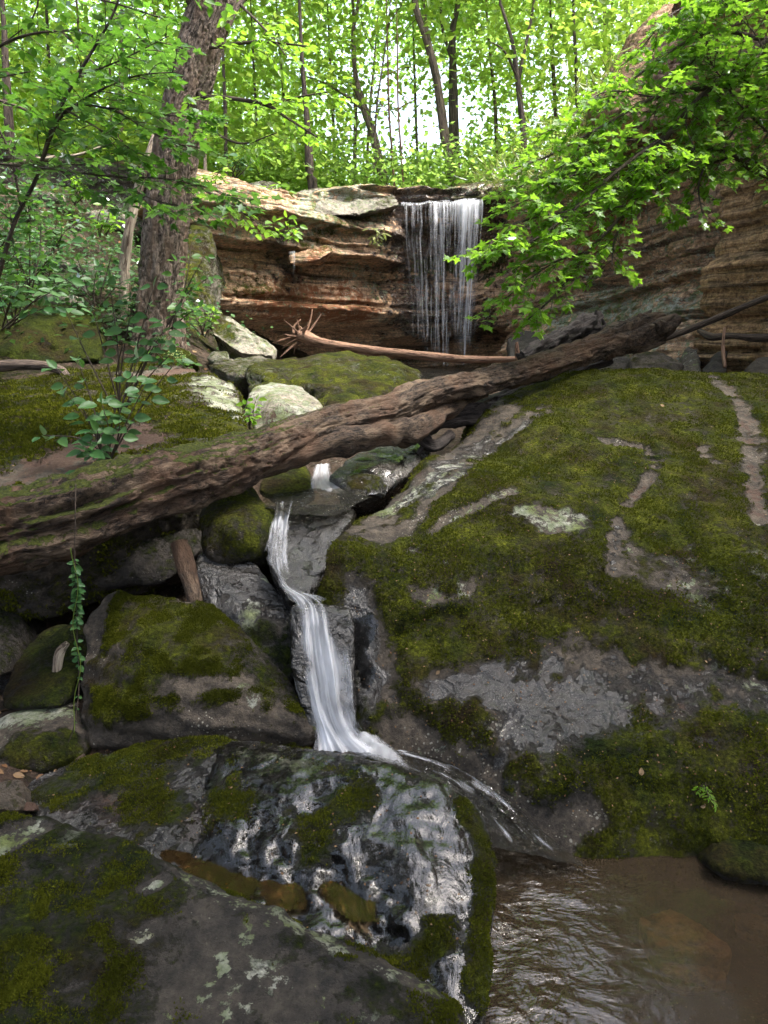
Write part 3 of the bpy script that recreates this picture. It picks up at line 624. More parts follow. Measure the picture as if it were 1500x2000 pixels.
rock('wet_boulder', 'broad glistening wet boulder with moss patches at the foot of the lower cascade', [(-60, 1560, 2.30), (110, 1490, 2.42), (260, 1462, 2.45), (385, 1428, 2.42), (520, 1450, 2.30), (700, 1456, 2.22), (865, 1497, 2.11), (948, 1572, 1.97), (978, 1680, 1.77), (962, 1800, 1.59), (962, 1900, 1.44), (955, 2060, 1.26), (700, 2080, 1.28), (300, 1700, 1.75), (0, 1650, 2.0)],
     [(800, 1600, 1.86), (560, 1560, 2.02), (880, 1750, 1.63)], thick=.15, drop=.5, voxel=.011, smooth=42, amp=.035, freq=2.4, mat='rockdark', back=.93,
     base=dict(moss=.24, mossup=.1, lichen=.18, wet=.80), seed=31, mosslift=.010,
     strokes=[('moss', .95, .22, [(180, 1500), (300, 1470), (400, 1440)]), ('moss', .95, .13, [(290, 1560), (330, 1590)]), ('moss', .75, .12, [(130, 1540), (240, 1530)]), ('moss', .85, .12, [(460, 1570), (430, 1560)]), ('soil', .95, .12, [(360, 1590), (390, 1600)]), ('soil', .8, .12, [(120, 1560), (260, 1600)]),
              ('moss', .9, .09, [(600, 1620), (680, 1570), (700, 1560)]), ('moss', .8, .08, [(610, 1670), (640, 1640)]), ('moss', .9, .05, [(900, 1570), (940, 1640), (945, 1720)]), ('moss', .8, .05, [(940, 1750), (938, 1850), (930, 1950)]), ('moss', .95, .06, [(850, 1810), (880, 1810)]), ('moss', .85, .05, [(840, 1840), (860, 1850)]),
              ('moss', .55, .06, [(640, 1500), (700, 1510)]), ('moss', .5, .1, [(800, 1540), (820, 1560)]), ('lichen', .8, .04, [(470, 1470), (500, 1475)]), ('lichen', .6, .05, [(520, 1480), (600, 1500)]), ('lichen', 1.0, .015, [(860, 1772)]), ('lichen', 1.0, .012, [(700, 1650), (760, 1600)]),
              ('moss', .8, .1, [(760, 1900), (780, 1960)]), ('soil', .5, .12, [(600, 1850), (700, 1900)]),
              ('carve', .03, .13, [(380, 1660), (470, 1700), (560, 1735)]), ('carve', .028, .10, [(650, 1720), (690, 1760), (730, 1800)]), ('carve', .012, .06, [(500, 1600), (490, 1680)]), ('carve', .010, .05, [(620, 1560), (600, 1680)]), ('carve', .015, .07, [(740, 1830), (800, 1900), (840, 1980)])])
rock('mossy_boulder', 'green moss-covered wedge boulder left of the lower white cascade', [(150, 1210, 2.95), (205, 1150, 3.05), (300, 1162, 3.0), (425, 1178, 2.96), (480, 1235, 2.85), (545, 1302, 2.72), (605, 1372, 2.6), (640, 1430, 2.5), (620, 1466, 2.44), (500, 1470, 2.44), (380, 1466, 2.45), (165, 1470, 2.5), (155, 1330, 2.7)],
     [(300, 1300, 2.58), (430, 1330, 2.50), (560, 1400, 2.43), (250, 1400, 2.46), (420, 1420, 2.39), (330, 1220, 2.78)], thick=.5, drop=.35, voxel=.016, smooth=20, amp=.045, freq=2.4, base=dict(moss=.60, mossup=.22, lichen=.16), seed=44, ledge=.014,
     strokes=[('moss', .15, .12, [(180, 1180), (180, 1260)]), ('moss', .0, .04, [(290, 1168), (420, 1180)]), ('lichen', .9, .035, [(290, 1170), (360, 1170), (415, 1180)]), ('lichen', .75, .04, [(420, 1305), (450, 1310)]), ('lichen', .8, .02, [(238, 1297)]), ('lichen', .75, .03, [(360, 1300), (370, 1315)]), ('moss', .3, .15, [(200, 1440), (400, 1430), (560, 1440)]), ('lichen', .8, .02, [(530, 1295), (550, 1300)]), ('lichen', .5, .05, [(480, 1340), (500, 1360)]),
              ('moss', .9, .1, [(200, 1380), (260, 1370)]), ('moss', .85, .12, [(250, 1230), (400, 1230)]), ('moss', .38, .06, [(330, 1340), (480, 1330)]), ('moss', .3, .05, [(300, 1440), (420, 1400), (540, 1430)])])
rock('wet_boulder', 'slick blue-grey rounded boulder with yellow lichen beside the narrow cascade', [(372, 1085, 3.15), (385, 1062, 3.3), (440, 1060, 3.3), (505, 1090, 3.2), (548, 1160, 3.0), (585, 1215, 2.88), (575, 1330, 2.72), (480, 1330, 2.72), (400, 1230, 2.9)],
     [(470, 1180, 2.88), (520, 1230, 2.80)], thick=.4, drop=.3, voxel=.016, smooth=16, amp=.03, freq=3, mat='rockdark', base=dict(moss=.18, mossup=0, lichen=.2, wet=.7), seed=52,
     strokes=[('wet', 1.1, .25, [(400, 1080), (500, 1110)]), ('moss', -.3, .2, [(400, 1080), (490, 1100)]), ('lichen', .95, .06, [(480, 1200), (500, 1180), (490, 1220)]), ('moss', .85, .10, [(520, 1230), (500, 1250)]), ('lichen', .6, .05, [(520, 1130)]), ('moss', .9, .1, [(560, 1270), (540, 1310)]), ('carve', .03, .025, [(385, 1090), (450, 1100), (500, 1090)])])
rock('mossy_boulder', 'dark mossy boulder tucked under the log beside the narrow cascade', [(385, 1000, 3.4), (420, 958, 3.6), (485, 948, 3.65), (540, 1000, 3.4), (538, 1050, 3.25), (505, 1088, 3.15), (400, 1095, 3.15)], [(460, 1030, 3.15)],
     thick=.4, drop=.3, voxel=.02, smooth=14, amp=.03, base=dict(moss=.75, mossup=.1, lichen=.1), seed=61, strokes=[('wet', 1, .06, [(500, 960), (540, 1000)]), ('moss', -.2, .05, [(490, 952), (540, 1000)])])
rock('stream_slab', 'pale wet slab under the log with water sheeting over it', [(640, 930, 4.0), (700, 880, 4.5), (760, 850, 4.8), (840, 845, 4.9), (845, 880, 4.6), (800, 930, 4.1), (735, 965, 3.85), (690, 972, 3.8)], [(740, 905, 4.1)],
     thick=.3, drop=.3, voxel=.02, smooth=10, amp=.05, freq=3.5, mat='rockpale', base=dict(moss=.15, mossup=.0, lichen=.15, wet=1.0), seed=71, strokes=[('moss', .8, .1, [(700, 945), (730, 945)]), ('moss', .6, .06, [(780, 855), (810, 850)])], cat='rock slab')
rock('mossy_boulder', 'deeply shaded mossy boulder behind the stream under the middle of the log', [(500, 940, 3.95), (560, 900, 4.3), (600, 905, 4.3), (612, 960, 3.85), (560, 975, 3.75), (505, 968, 3.8)], [], thick=.5, drop=.2, bulge=.05, voxel=.025, smooth=10, amp=.03, base=dict(moss=.8), seed=73)
rock('streambed_ledge', 'low dark stone step the stream runs over between the two cascades', [(505, 985, 3.55), (700, 985, 3.6), (690, 1010, 3.35), (640, 1060, 3.2), (600, 1180, 2.85), (560, 1180, 2.83), (520, 1100, 3.0)], [], thick=.5, drop=.5, voxel=.02, smooth=8, amp=.03, mat='rockdark', base=dict(moss=.15, wet=1.0), seed=75, back=1.0, cat='rock slab')
rock('streambed_ledge', 'steep dark stone step hidden behind the lower white cascade', [(560, 1175, 2.78), (690, 1180, 2.78), (700, 1300, 2.62), (700, 1450, 2.47), (600, 1460, 2.47), (560, 1300, 2.62)], [], thick=.5, drop=.2, voxel=.025, smooth=6, amp=.02, mat='rockdark', base=dict(moss=.2, wet=1.0), seed=76, cat='rock slab')
rock('mossy_slab', 'wide mossy slab on the left behind the leaning shrub', [(-420, 1000, 3.1), (0, 975, 3.15), (250, 920, 3.5), (430, 895, 3.9), (478, 850, 4.3), (478, 790, 5.0), (455, 742, 5.8), (380, 712, 6.6), (250, 710, 6.7), (130, 722, 6.4), (0, 778, 5.4), (-400, 800, 5)],
     [(420, 760, 5.2), (200, 800, 4.7), (430, 830, 4.4)], thick=.2, drop=.8, voxel=.024, smooth=16, amp=.07, freq=1.6, base=dict(moss=.62, mossup=.15, lichen=.15), seed=83, back=.9, mosslift=.02, cat='boulder',
     strokes=[('lichen', .75, .35, [(400, 730), (440, 780), (470, 830)]), ('moss', .3, .25, [(410, 740), (450, 790)]), ('soil', 1.0, .30, [(90, 910), (180, 880), (280, 850)]), ('moss', -.1, .24, [(90, 915), (180, 880), (290, 850)]), ('soil', .9, .2, [(300, 735), (370, 720)]), ('moss', .1, .25, [(290, 735), (370, 722)]), ('lichen', .7, .12, [(270, 790), (280, 775)]), ('lichen', .6, .12, [(370, 860), (420, 870)]), ('moss', 1.0, .3, [(300, 820), (400, 840)]), ('moss', .9, .4, [(0, 820), (80, 850)]),
              ('soil', .6, .2, [(0, 930), (100, 950)])])
rock('mossy_boulder', 'long lichen-flecked mossy boulder below the bare fallen pole', [(478, 715, 6.9), (520, 698, 7.5), (640, 692, 8.0), (760, 692, 8.0), (825, 722, 7.4), (832, 745, 6.9), (760, 775, 6.3), (650, 800, 6.0), (560, 800, 6.0), (485, 770, 6.3)],
     [(520, 740, 6.3), (650, 745, 6.3)], thick=.4, drop=.5, voxel=.025, smooth=9, amp=.09, freq=1.9, base=dict(moss=.55, mossup=.35, lichen=.38), seed=91, strokes=[('lichen', .7, .3, [(700, 720), (800, 730)]), ('lichen', .6, .3, [(490, 730), (520, 740)]), ('moss', .95, .3, [(600, 715), (640, 730)]), ('carve', .06, .08, [(478, 745), (560, 738), (620, 775)])])
rock('lichened_boulder', 'rounded pale boulder crusted with grey-green lichen just behind the log', [(478, 790, 5.4), (495, 755, 5.7), (530, 738, 5.9), (590, 748, 5.8), (628, 782, 5.5), (638, 815, 5.2), (590, 840, 5.0), (490, 845, 5.0)], [(540, 780, 5.1)],
     thick=.4, drop=.3, voxel=.02, smooth=10, amp=.04, mat='rockpale', base=dict(moss=.15, mossup=.25, lichen=.52), seed=95, strokes=[('soil', .7, .15, [(510, 820), (600, 820)]), ('lichen', .8, .3, [(560, 750), (510, 760)])])
rock('small_rock', 'small mossy rock wedged between pale boulder and log', [(632, 785, 5.5), (660, 768, 5.8), (705, 770, 5.8), (700, 800, 5.4), (640, 800, 5.3)], [], thick=.3, drop=.2, bulge=.1, voxel=.03, smooth=6, amp=.03, base=dict(moss=.8, lichen=.3), seed=97, cat='rock')
rock('small_rock', 'little lichened stone resting against the back of the log', [(568, 815, 4.9), (590, 803, 5.1), (612, 812, 4.9), (600, 835, 4.7), (570, 835, 4.7)], [], thick=.15, drop=.1, bulge=.05, voxel=.02, smooth=5, amp=.02, mat='rockpale', base=dict(moss=.3, lichen=.6), seed=99, cat='rock')
rock('tilted_slab', 'pale tilted slab of rock leaning at the foot of the cliff', [(405, 612, 9.2), (445, 618, 9.4), (540, 680, 9.2), (535, 695, 8.8), (470, 690, 8.6), (410, 650, 8.8)], [], thick=.5, drop=.4, bulge=.1, voxel=.03, smooth=3, amp=.06, mat='rockpale', base=dict(moss=.25, lichen=.5), seed=101, cat='rock slab', strokes=[('moss', .8, .3, [(420, 630), (430, 645)])])
rock('small_rock', 'lichened cobble at the lower end of the tilted slab', [(398, 700, 7.8), (410, 684, 8), (445, 684, 8), (448, 700, 7.7), (420, 712, 7.5)], [], thick=.3, drop=.2, bulge=.1, voxel=.03, smooth=5, amp=.03, mat='rockpale', base=dict(moss=.45, lichen=.5), seed=103, cat='rock')
rock('mossy_boulder', 'mossy lichened shelf boulder between the cobble and the long mossy boulder', [(400, 712, 7.2), (430, 700, 7.6), (500, 690, 8), (540, 705, 7.6), (480, 735, 6.8), (455, 740, 6.8)], [], thick=.4, drop=.4, bulge=.1, voxel=.03, smooth=6, amp=.06, mat='rockpale', base=dict(moss=.5, lichen=.5), seed=105)
rock('mossy_root_rock', 'moss-cushioned rock at the base of the big leaning trunk', [(300, 690, 7.6), (345, 672, 7.9), (385, 690, 7.6), (388, 708, 7.3), (310, 712, 7.2)], [], thick=.4, drop=.3, bulge=.08, voxel=.03, smooth=6, amp=.04, base=dict(moss=1.1, mossup=0), seed=107, cat='rock')
rock('mossy_bank_boulder', 'dark green moss-draped boulder at the left edge', [(-220, 640, 7.2), (-120, 590, 7.8), (0, 578, 7.9), (90, 582, 7.9), (170, 600, 7.7), (205, 640, 7.4), (200, 705, 6.9), (0, 720, 6.6), (-200, 740, 6.6)], [(80, 650, 7.0)], thick=.8, drop=.3, voxel=.03, smooth=10, amp=.08, freq=1.6, mat='rockdark', base=dict(moss=.9, mossup=.1), seed=109)
rock('corner_block', 'tall mossy block of rock beside the big trunk at the cliff end', [(352, 480, 10.6), (370, 440, 11), (402, 450, 11), (412, 520, 10.8), (405, 600, 10.4), (395, 640, 10.0), (345, 640, 9.9), (345, 560, 10.2)], [], thick=1.2, drop=.2, bulge=.15, voxel=.035, smooth=5, amp=.12, freq=1.8, mat='rockpale', base=dict(moss=.75, lichen=.45), seed=111, cat='boulder', ledge=.03)
rock('shaded_boulder', 'big dark overhanging boulder in the hollow beneath the log', [(60, 1010, 3.9), (200, 960, 4.1), (390, 955, 4.1), (395, 1080, 3.75), (330, 1150, 3.55), (180, 1150, 3.6), (80, 1120, 3.7)], [], thick=.6, drop=.2, bulge=.15, voxel=.03, smooth=8, amp=.08, mat='rockdark', base=dict(moss=.5, lichen=.1), seed=113)  # dark stone colour stands in for the hollow's shade, here and below
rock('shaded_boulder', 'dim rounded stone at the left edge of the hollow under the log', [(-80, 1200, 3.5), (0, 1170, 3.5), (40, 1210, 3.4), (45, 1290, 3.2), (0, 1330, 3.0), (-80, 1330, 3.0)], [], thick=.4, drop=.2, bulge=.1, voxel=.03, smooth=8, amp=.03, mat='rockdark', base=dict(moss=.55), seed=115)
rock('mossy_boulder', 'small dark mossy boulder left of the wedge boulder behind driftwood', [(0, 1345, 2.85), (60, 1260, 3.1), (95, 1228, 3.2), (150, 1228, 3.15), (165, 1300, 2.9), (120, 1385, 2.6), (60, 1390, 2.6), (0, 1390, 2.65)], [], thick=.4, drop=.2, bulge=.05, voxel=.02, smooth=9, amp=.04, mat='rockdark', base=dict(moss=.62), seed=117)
rock('lichened_boulder', 'low grey lichened rock at the left edge above the red soil', [(-90, 1440, 2.6), (0, 1400, 2.62), (70, 1378, 2.68), (150, 1380, 2.66), (178, 1430, 2.54), (165, 1475, 2.42), (90, 1503, 2.36), (0, 1510, 2.35), (-90, 1510, 2.35)], [(80, 1440, 2.42)], thick=.3, drop=.2, voxel=.016, smooth=9, amp=.03, base=dict(moss=.5, mossup=-.25, lichen=.4), seed=119, strokes=[('lichen', .8, .1, [(20, 1400), (140, 1385)]), ('moss', .1, .08, [(20, 1400), (140, 1385)]), ('moss', .8, .12, [(40, 1460), (130, 1450)])])
rock('flat_stone', 'thin flat stone lying on the low lichened rock', [(68, 1375, 2.74), (72, 1355, 2.8), (105, 1358, 2.8), (150, 1374, 2.74), (152, 1384, 2.7), (110, 1382, 2.7)], [], thick=.15, drop=.04, voxel=.01, smooth=3, amp=.012, freq=6, mat='rockpale', base=dict(moss=.1, lichen=.35), seed=121, cat='stone')
rock('small_rock', 'brown cobble between driftwood stick and flat stone', [(103, 1350, 2.82), (118, 1333, 2.86), (137, 1345, 2.82), (135, 1365, 2.76), (108, 1365, 2.76)], [], thick=.1, drop=.05, bulge=.02, voxel=.01, smooth=5, amp=.01, mat='rock', base=dict(moss=.1), seed=122, cat='rock')
rock('flat_stone', 'squarish tan stone on red soil at the left edge', [(-30, 1535, 2.2), (0, 1528, 2.22), (42, 1532, 2.2), (48, 1555, 2.12), (38, 1583, 2.02), (-30, 1585, 2.02)], [], thick=.08, drop=.1, voxel=.012, smooth=3, amp=.012, freq=6, mat='rock', base=dict(moss=.25, lichen=.2, soil=.4), seed=123, cat='stone')
rock('small_rock', 'small reddish stone beside the squarish tan stone', [(40, 1572, 2.1), (50, 1560, 2.14), (70, 1566, 2.12), (68, 1583, 2.05), (42, 1585, 2.05)], [], thick=.05, drop=.05, voxel=.01, smooth=3, amp=.008, freq=6, mat='rock', base=dict(moss=.0, soil=.9), seed=124, cat='rock')
rock('pool_edge_boulder', 'dark mossy rock at the right edge of the pool under the giant boulder', [(1385, 1690, 2.02), (1400, 1655, 2.1), (1480, 1640, 2.14), (1620, 1650, 2.1), (1650, 1730, 1.95), (1500, 1722, 1.95), (1430, 1712, 1.98)], [], thick=.4, drop=.3, bulge=.03, voxel=.016, smooth=8, amp=.03, base=dict(moss=.75), seed=125, mat='rockdark')
# rubble between the giant boulder and the right cliff
for i, (ol, lab, b) in enumerate([
    ([(1230, 700, 7.2), (1262, 690, 7.4), (1300, 692, 7.4), (1335, 715, 7.0), (1330, 735, 6.6), (1235, 735, 6.6)], 'tan wedge-shaped rock behind the crest of the giant boulder', dict(moss=.3, lichen=.2, soil=.3)),
    ([(1150, 705, 7.8), (1200, 692, 8), (1245, 700, 7.8), (1240, 735, 7), (1150, 735, 7)], 'shadowed flat rock under the thick end of the log', dict(moss=.3, lichen=.1)),
    ([(1330, 690, 8), (1345, 672, 8.2), (1370, 680, 8), (1375, 730, 7.2), (1335, 735, 7.2)], 'speckled upright stone between tan rock and leaning slab', dict(moss=.1, lichen=.45)),
    ([(1375, 720, 7.3), (1405, 682, 7.6), (1425, 685, 7.6), (1425, 730, 7), (1375, 735, 7)], 'leaning grey stone right of the speckled stone', dict(moss=.05, lichen=.2)),
    ([(1460, 720, 6.8), (1490, 690, 7.1), (1560, 680, 7.1), (1570, 740, 6.5), (1465, 738, 6.5)], 'brown rock at the right edge behind the giant boulder', dict(moss=.15, lichen=.15, soil=.3)),
    ([(1440, 660, 7.8), (1470, 625, 8), (1540, 610, 8), (1560, 700, 7.4), (1445, 705, 7.4)], 'dark block at the foot of the pillar', dict(moss=.3, lichen=.1)),
    ([(1080, 690, 9), (1120, 675, 9.3), (1180, 680, 9.2), (1180, 720, 8.2), (1085, 720, 8.2)], 'dim rock behind the dark split log', dict(moss=.2, lichen=.3)),
    ([(990, 660, 10.5), (1030, 645, 10.8), (1080, 655, 10.5), (1075, 700, 9.5), (995, 705, 9.5)], 'shadowed rock right of the plunge pool', dict(moss=.2, lichen=.2))]):
    rock('rubble_rock', lab, ol, [], thick=.45, drop=.3, bulge=.1, voxel=.03, smooth=4, amp=.05, freq=3, mat=['rock', 'rockdark'][i in (1, 3, 5, 6, 7)], base=b, seed=130+i, cat='rock', group='rubble at the foot of the right cliff')
for i in range(26):     # stones on the left slope
    px = RNG.uniform(-60, 400); py = RNG.uniform(380, 640); h, n = cast(SURF['ground'][0], px, py)
    if h is None: continue
    s = RNG.uniform(.12, .42); c = np.array(h); ph = RNG.uniform(0, 6)
    pts = np.array([c+s*np.array([math.cos(a+ph)*RNG.uniform(.7, 1.2), math.sin(a+ph)*RNG.uniform(.6, 1.1), zz_]) for a in np.linspace(0, 6.28, 7)[:-1] for zz_ in (-.4, RNG.uniform(.1, .45))])
    v, f = hull_faces(pts); v, q = remesh(v, f, .04); v = laplace(v, q, 3)
    finish_rock('slope_stone', 'weathered mossy stone half buried in the left slope', 'stone', v, q, 'rockpale' if i % 3 else 'rock', .05, 3, dict(moss=RNG.uniform(.2, .6), mossup=.3, lichen=.42, soil=.2), [], 200+i, 'stones on the left slope', mosslift=0)

# stone lip slabs over the falls
rock('cliff_cap_block', 'pale lichened block capping the cliff left of the falls', [(545, 392, 13.0), (590, 372, 13.6), (690, 366, 14.0), (770, 378, 14.0), (785, 400, 13.6), (700, 420, 13.0), (580, 425, 12.8)], [], thick=1.0, drop=.1, voxel=.04, smooth=3, amp=.10, freq=1.6, mat='rockpale', base=dict(moss=.3, lichen=.45, soil=.1), seed=150, cat='rock slab', ledge=.05)
rock('cliff_cap_block', 'mossy sun-bleached slab on the cliff rim right of the falls', [(868, 372, 14.2), (900, 360, 14.6), (1000, 352, 14.6), (1040, 370, 14.0), (1000, 385, 13.7), (880, 388, 13.8)], [], thick=1.0, drop=.1, voxel=.04, smooth=3, amp=.08, freq=2, mat='rockpale', base=dict(moss=.55, lichen=.4), seed=151, cat='rock slab', ledge=.04)
rock('cliff_ledge_block', 'dark jutting ledge block halfway up the cliff left of the falls', [(560, 500, 12.3), (640, 478, 12.5), (655, 490, 12.4), (620, 510, 12.2), (565, 515, 12.1)], [], thick=.9, drop=.0, voxel=.035, smooth=3, amp=.05, freq=3, mat='cliff', base=dict(moss=.5, lichen=.2, soil=.5), seed=152, cat='rock slab')
rock('cliff_top_outcrop', 'blocky outcrop on the cliff rim behind the small tree roots', [(440, 372, 12.6), (490, 352, 13.2), (545, 358, 13.2), (560, 388, 12.9), (500, 402, 12.4), (440, 398, 12.3)], [], thick=.9, drop=.1, voxel=.04, smooth=3, amp=.10, freq=2, mat='rock', base=dict(moss=.45, lichen=.45), seed=153, cat='rock slab', ledge=.05)
rock('cliff_top_outcrop', 'dark overhanging outcrop half hidden behind the maple leaves upper right', [(1150, 205, 10.0), (1190, 150, 10.2), (1260, 50, 10.4), (1300, 10, 10.6), (1400, 10, 10), (1400, 230, 9.2), (1280, 250, 9.4), (1200, 220, 9.6)], [], thick=1.5, drop=.1, voxel=.05, smooth=4, amp=.2, freq=1.2, mat='cliff', base=dict(moss=.45, lichen=.1), seed=154, cat='rock slab', ledge=.05)
# ------------------------------------------------------------------ logs and fallen wood
def loose_log(name, label, pts, mat, seg=28, n=120, rough=.25, freq=7, ridges=.05, moss=None, cat='log', seed=1, group=None, extra=()):
    root = empty(name, P(*pts[0][:3]), label, cat, group)
    W = spline([PR(*p) for p in pts], n)
    parts = [tube(W[:, :3], W[:, 3], seg, rough, freq, seed, ridges)]
    tube_obj('stem', parts, M[mat], root, moss=moss)
    for nm, pp, m2 in extra:
        W2 = spline([PR(*p) for p in pp], 40 if len(pp) > 2 else 14)
        tube_obj(nm, [tube(W2[:, :3], W2[:, 3], max(8, seg//2), rough, freq*1.5, seed+3, ridges)], M[m2], root, moss=moss)
    return root
def log_moss(V, Nn):
    left = sstep(.6, -1.3, V[:, 0]); return np.clip(.08+.50*sstep(.45, .95, Nn[:, 2])*left+.22*left+.25*fbm(V*3, 4, 8)+.2*sstep(.8, 1, Nn[:, 2]), 0, 1.3)-.2*sstep(.3, 1.2, V[:, 0])
root = empty('fallen_log', P(600, 860, 3.75), 'long weathered reddish-brown fallen log crossing the whole stream with moss at its left end', 'log')
W = spline([PR(-330, 1110, 2.25, 90), PR(-120, 1068, 2.45, 88), PR(0, 1040, 2.6, 82), PR(150, 1003, 2.82, 80), PR(300, 950, 3.08, 68), PR(450, 906, 3.4, 54), PR(560, 862, 3.7, 42), PR(660, 824, 4.0, 37), PR(750, 805, 4.25, 35), PR(850, 762, 4.55, 32), PR(1000, 733, 5.0, 27), PR(1090, 706, 5.3, 27), PR(1170, 676, 5.6, 30), PR(1240, 650, 5.9, 34), PR(1290, 628, 6.1, 20)], 300)
W = spline(W, 760); W[:, 3] *= np.linspace(1.0, .84, 760); V, Q, T, B = tube(W[:, :3], W[:, 3], 112, .0, 6, 3, .035)
N_ = V[:-2]-np.repeat(W[:, :3], 112, 0); N_ /= np.linalg.norm(N_, axis=1)[:, None]
bq = B[:-2]*np.array([9, 9, 1.1]); rr = np.repeat(W[:, 3], 112)
g_ = fbm(bq, 4, 3); g2 = fbm(B[:-2]*np.array([26, 26, 2.5]), 3, 9)
c1 = fbm(B[:-2]*np.array([17, 17, 1.6]), 4, 29); c2 = fbm(B[:-2]*np.array([30, 30, 5]), 3, 39); c3 = fbm(B[:-2]*np.array([11, 11, 3.5]), 4, 49)
V[:-2] += N_*(((.07*sstep(.02, .06, c3)-.11*np.exp(-(c1/.035)**2)-.06*np.exp(-(c2/.05)**2))*rr))[:, None]
V[:-2] += N_*((.22*g_-.28*sstep(.0, .5, -g_)+.14*g2-.10*np.abs(fbm(B[:-2]*np.array([45, 45, 3.2]), 3, 19))+.07*fbm(V[:-2]*14, 3, 2))*rr)[:, None]
obj('stem', V, Q, M['log'], root, extra=T, attrs={'bk': B, 'moss': log_moss(V, normals(V, Q))})
def shard(pts, mat='log', nm='split_strip', seed=2, seg=22, rough=.45, n=70, fl=1.0):
    W = spline([PR(*p) for p in pts], n); tube_obj(nm, [tube(W[:, :3], W[:, 3], seg, rough, 9, seed, .08, fl)], M[mat], root, moss=lambda V, N: log_moss(V, N)*.6)
shard([(430, 935, 3.38, 18), (520, 903, 3.55, 27), (620, 868, 3.82, 32), (720, 850, 4.08, 28), (790, 842, 4.3, 28), (850, 812, 4.52, 20), (900, 790, 4.75, 12), (950, 770, 4.9, 6)], seed=5)
shard([(1225, 662, 5.85, 26), (1270, 655, 6.0, 17), (1300, 640, 6.15, 17), (1322, 622, 6.25, 10)], nm='broken_end', seed=6)
for k, (a, b, c, d_) in enumerate([(1230, 640, 1272, 606), (1250, 640, 1284, 612), (1275, 640, 1318, 614), (1290, 640, 1326, 634), (1210, 655, 1255, 618), (1240, 680, 1300, 668)]):
    W = spline([PR(a, b, 5.9, 12), PR((a+c)/2, (b+d_)/2, 6.0, 9), PR(c, d_, 6.1, 2)], 12); tube_obj('splinter', [tube(W[:, :3], W[:, 3], 7, .5, 12, k)], M['log'], root)
# dark logs
loose_log('dark_log', 'wet black hollow log lying on the giant boulder beneath the long log', [(822, 835, 4.6, 22), (870, 812, 4.75, 24), (930, 800, 4.95, 22), (1000, 768, 5.3, 15), (1100, 735, 5.6, 12), (1190, 705, 5.9, 9)], 'darklog', rough=.5, freq=6, ridges=.1, seed=7,
          extra=[('root_stub', [(815, 845, 4.5, 17), (845, 870, 4.5, 13), (880, 850, 4.7, 9)], 'darklog'), ('root_stub', [(835, 865, 4.5, 9), (820, 880, 4.5, 5), (812, 893, 4.5, 3)], 'darklog')])
loose_log('split_log', 'short charcoal-dark split log with a jagged upper end behind the long log', [(1020, 700, 6.0, 14), (1060, 680, 6.2, 20), (1110, 655, 6.4, 18), (1150, 635, 6.6, 19), (1172, 618, 6.7, 10)], 'darklog', rough=.55, freq=8, ridges=.14, seed=9,
          extra=[('splinter', [(1130, 650, 6.5, 12), (1160, 625, 6.6, 7), (1165, 606, 6.6, 2)], 'darklog'), ('splinter', [(1140, 655, 6.5, 9), (1178, 640, 6.6, 5), (1176, 622, 6.6, 2)], 'darklog')])
r = loose_log('fallen_pole', 'slender bare fallen pole with a spray of broken roots before the falls', [(588, 655, 8.6, 13), (640, 672, 8.4, 9), (760, 688, 8.2, 8.5), (900, 701, 7.9, 7.5), (1015, 702, 7.6, 5)], 'palewood', seg=12, rough=.12, seed=11)
for k in range(15):
    a = RNG.uniform(0, 6.28); e = (588+RNG.normal(0, 8), 655+RNG.normal(0, 6)); dx, dy = RNG.uniform(-42, 35), RNG.uniform(-48, 22)
    if k > 10: dx, dy = RNG.uniform(-45, -20), RNG.uniform(0, 40)
    dd = RNG.uniform(-.25, .2); W = spline([PR(*e, 8.6, 3.2), PR(e[0]+dx*.5+RNG.normal(0, 5), e[1]+dy*.5, 8.6+dd*.5, 2.2), PR(e[0]+dx, e[1]+dy, 8.6+dd, .8)], 9)
    tube_obj('root', [tube(W[:, :3], W[:, 3], 5, .3, 10, k)], M['palewood'], r)
loose_log('broken_stub', 'thin upright pale stub standing at the tip of the bare pole', [(1011, 705, 7.5, 4), (1010, 685, 7.5, 4.5), (1009, 668, 7.5, 3)], 'palewood', seg=8, n=12, cat='stick')
loose_log('leaning_branch', 'long dark bare branch leaning up to the right edge past the log end', [(1180, 692, 6.6, 5), (1260, 672, 6.7, 6), (1330, 650, 6.8, 6), (1400, 622, 6.8, 7), (1450, 600, 6.7, 6), (1520, 572, 6.6, 6)], 'deadwood', seg=10, n=50, rough=.2, cat='branch', seed=13)
loose_log('fallen_branch', 'knobbly grey fallen branch lying across the rocks at the right edge', [(1365, 645, 7.6, 5), (1390, 658, 7.4, 7), (1430, 656, 7.2, 6), (1480, 660, 7.1, 8), (1540, 655, 7.0, 8)], 'deadwood', seg=10, n=50, rough=.3, cat='branch', seed=15)
loose_log('hanging_stick', 'thin pale stick hanging straight down from the fallen branch', [(1415, 640, 7.2, 2.5), (1412, 680, 7.1, 3.5), (1416, 718, 7.0, 3.5)], 'palewood', seg=7, n=20, cat='stick', seed=17)
loose_log('forked_stick', 'pale forked stick leaning on the end of the long log', [(1215, 690, 6.5, 3), (1270, 668, 6.5, 3), (1320, 640, 6.6, 2)], 'palewood', seg=7, n=20, cat='stick', seed=18, extra=[('fork', [(1270, 668, 6.5, 2), (1285, 645, 6.5, 1.4)], 'palewood')])
loose_log('driftwood_post', 'short upright rotten post wedged beneath the log', [(350, 1058, 3.15, 16), (360, 1100, 3.1, 18), (374, 1145, 3.05, 17), (385, 1182, 3.0, 15)], 'log', seg=18, n=40, rough=.3, cat='log', seed=19)
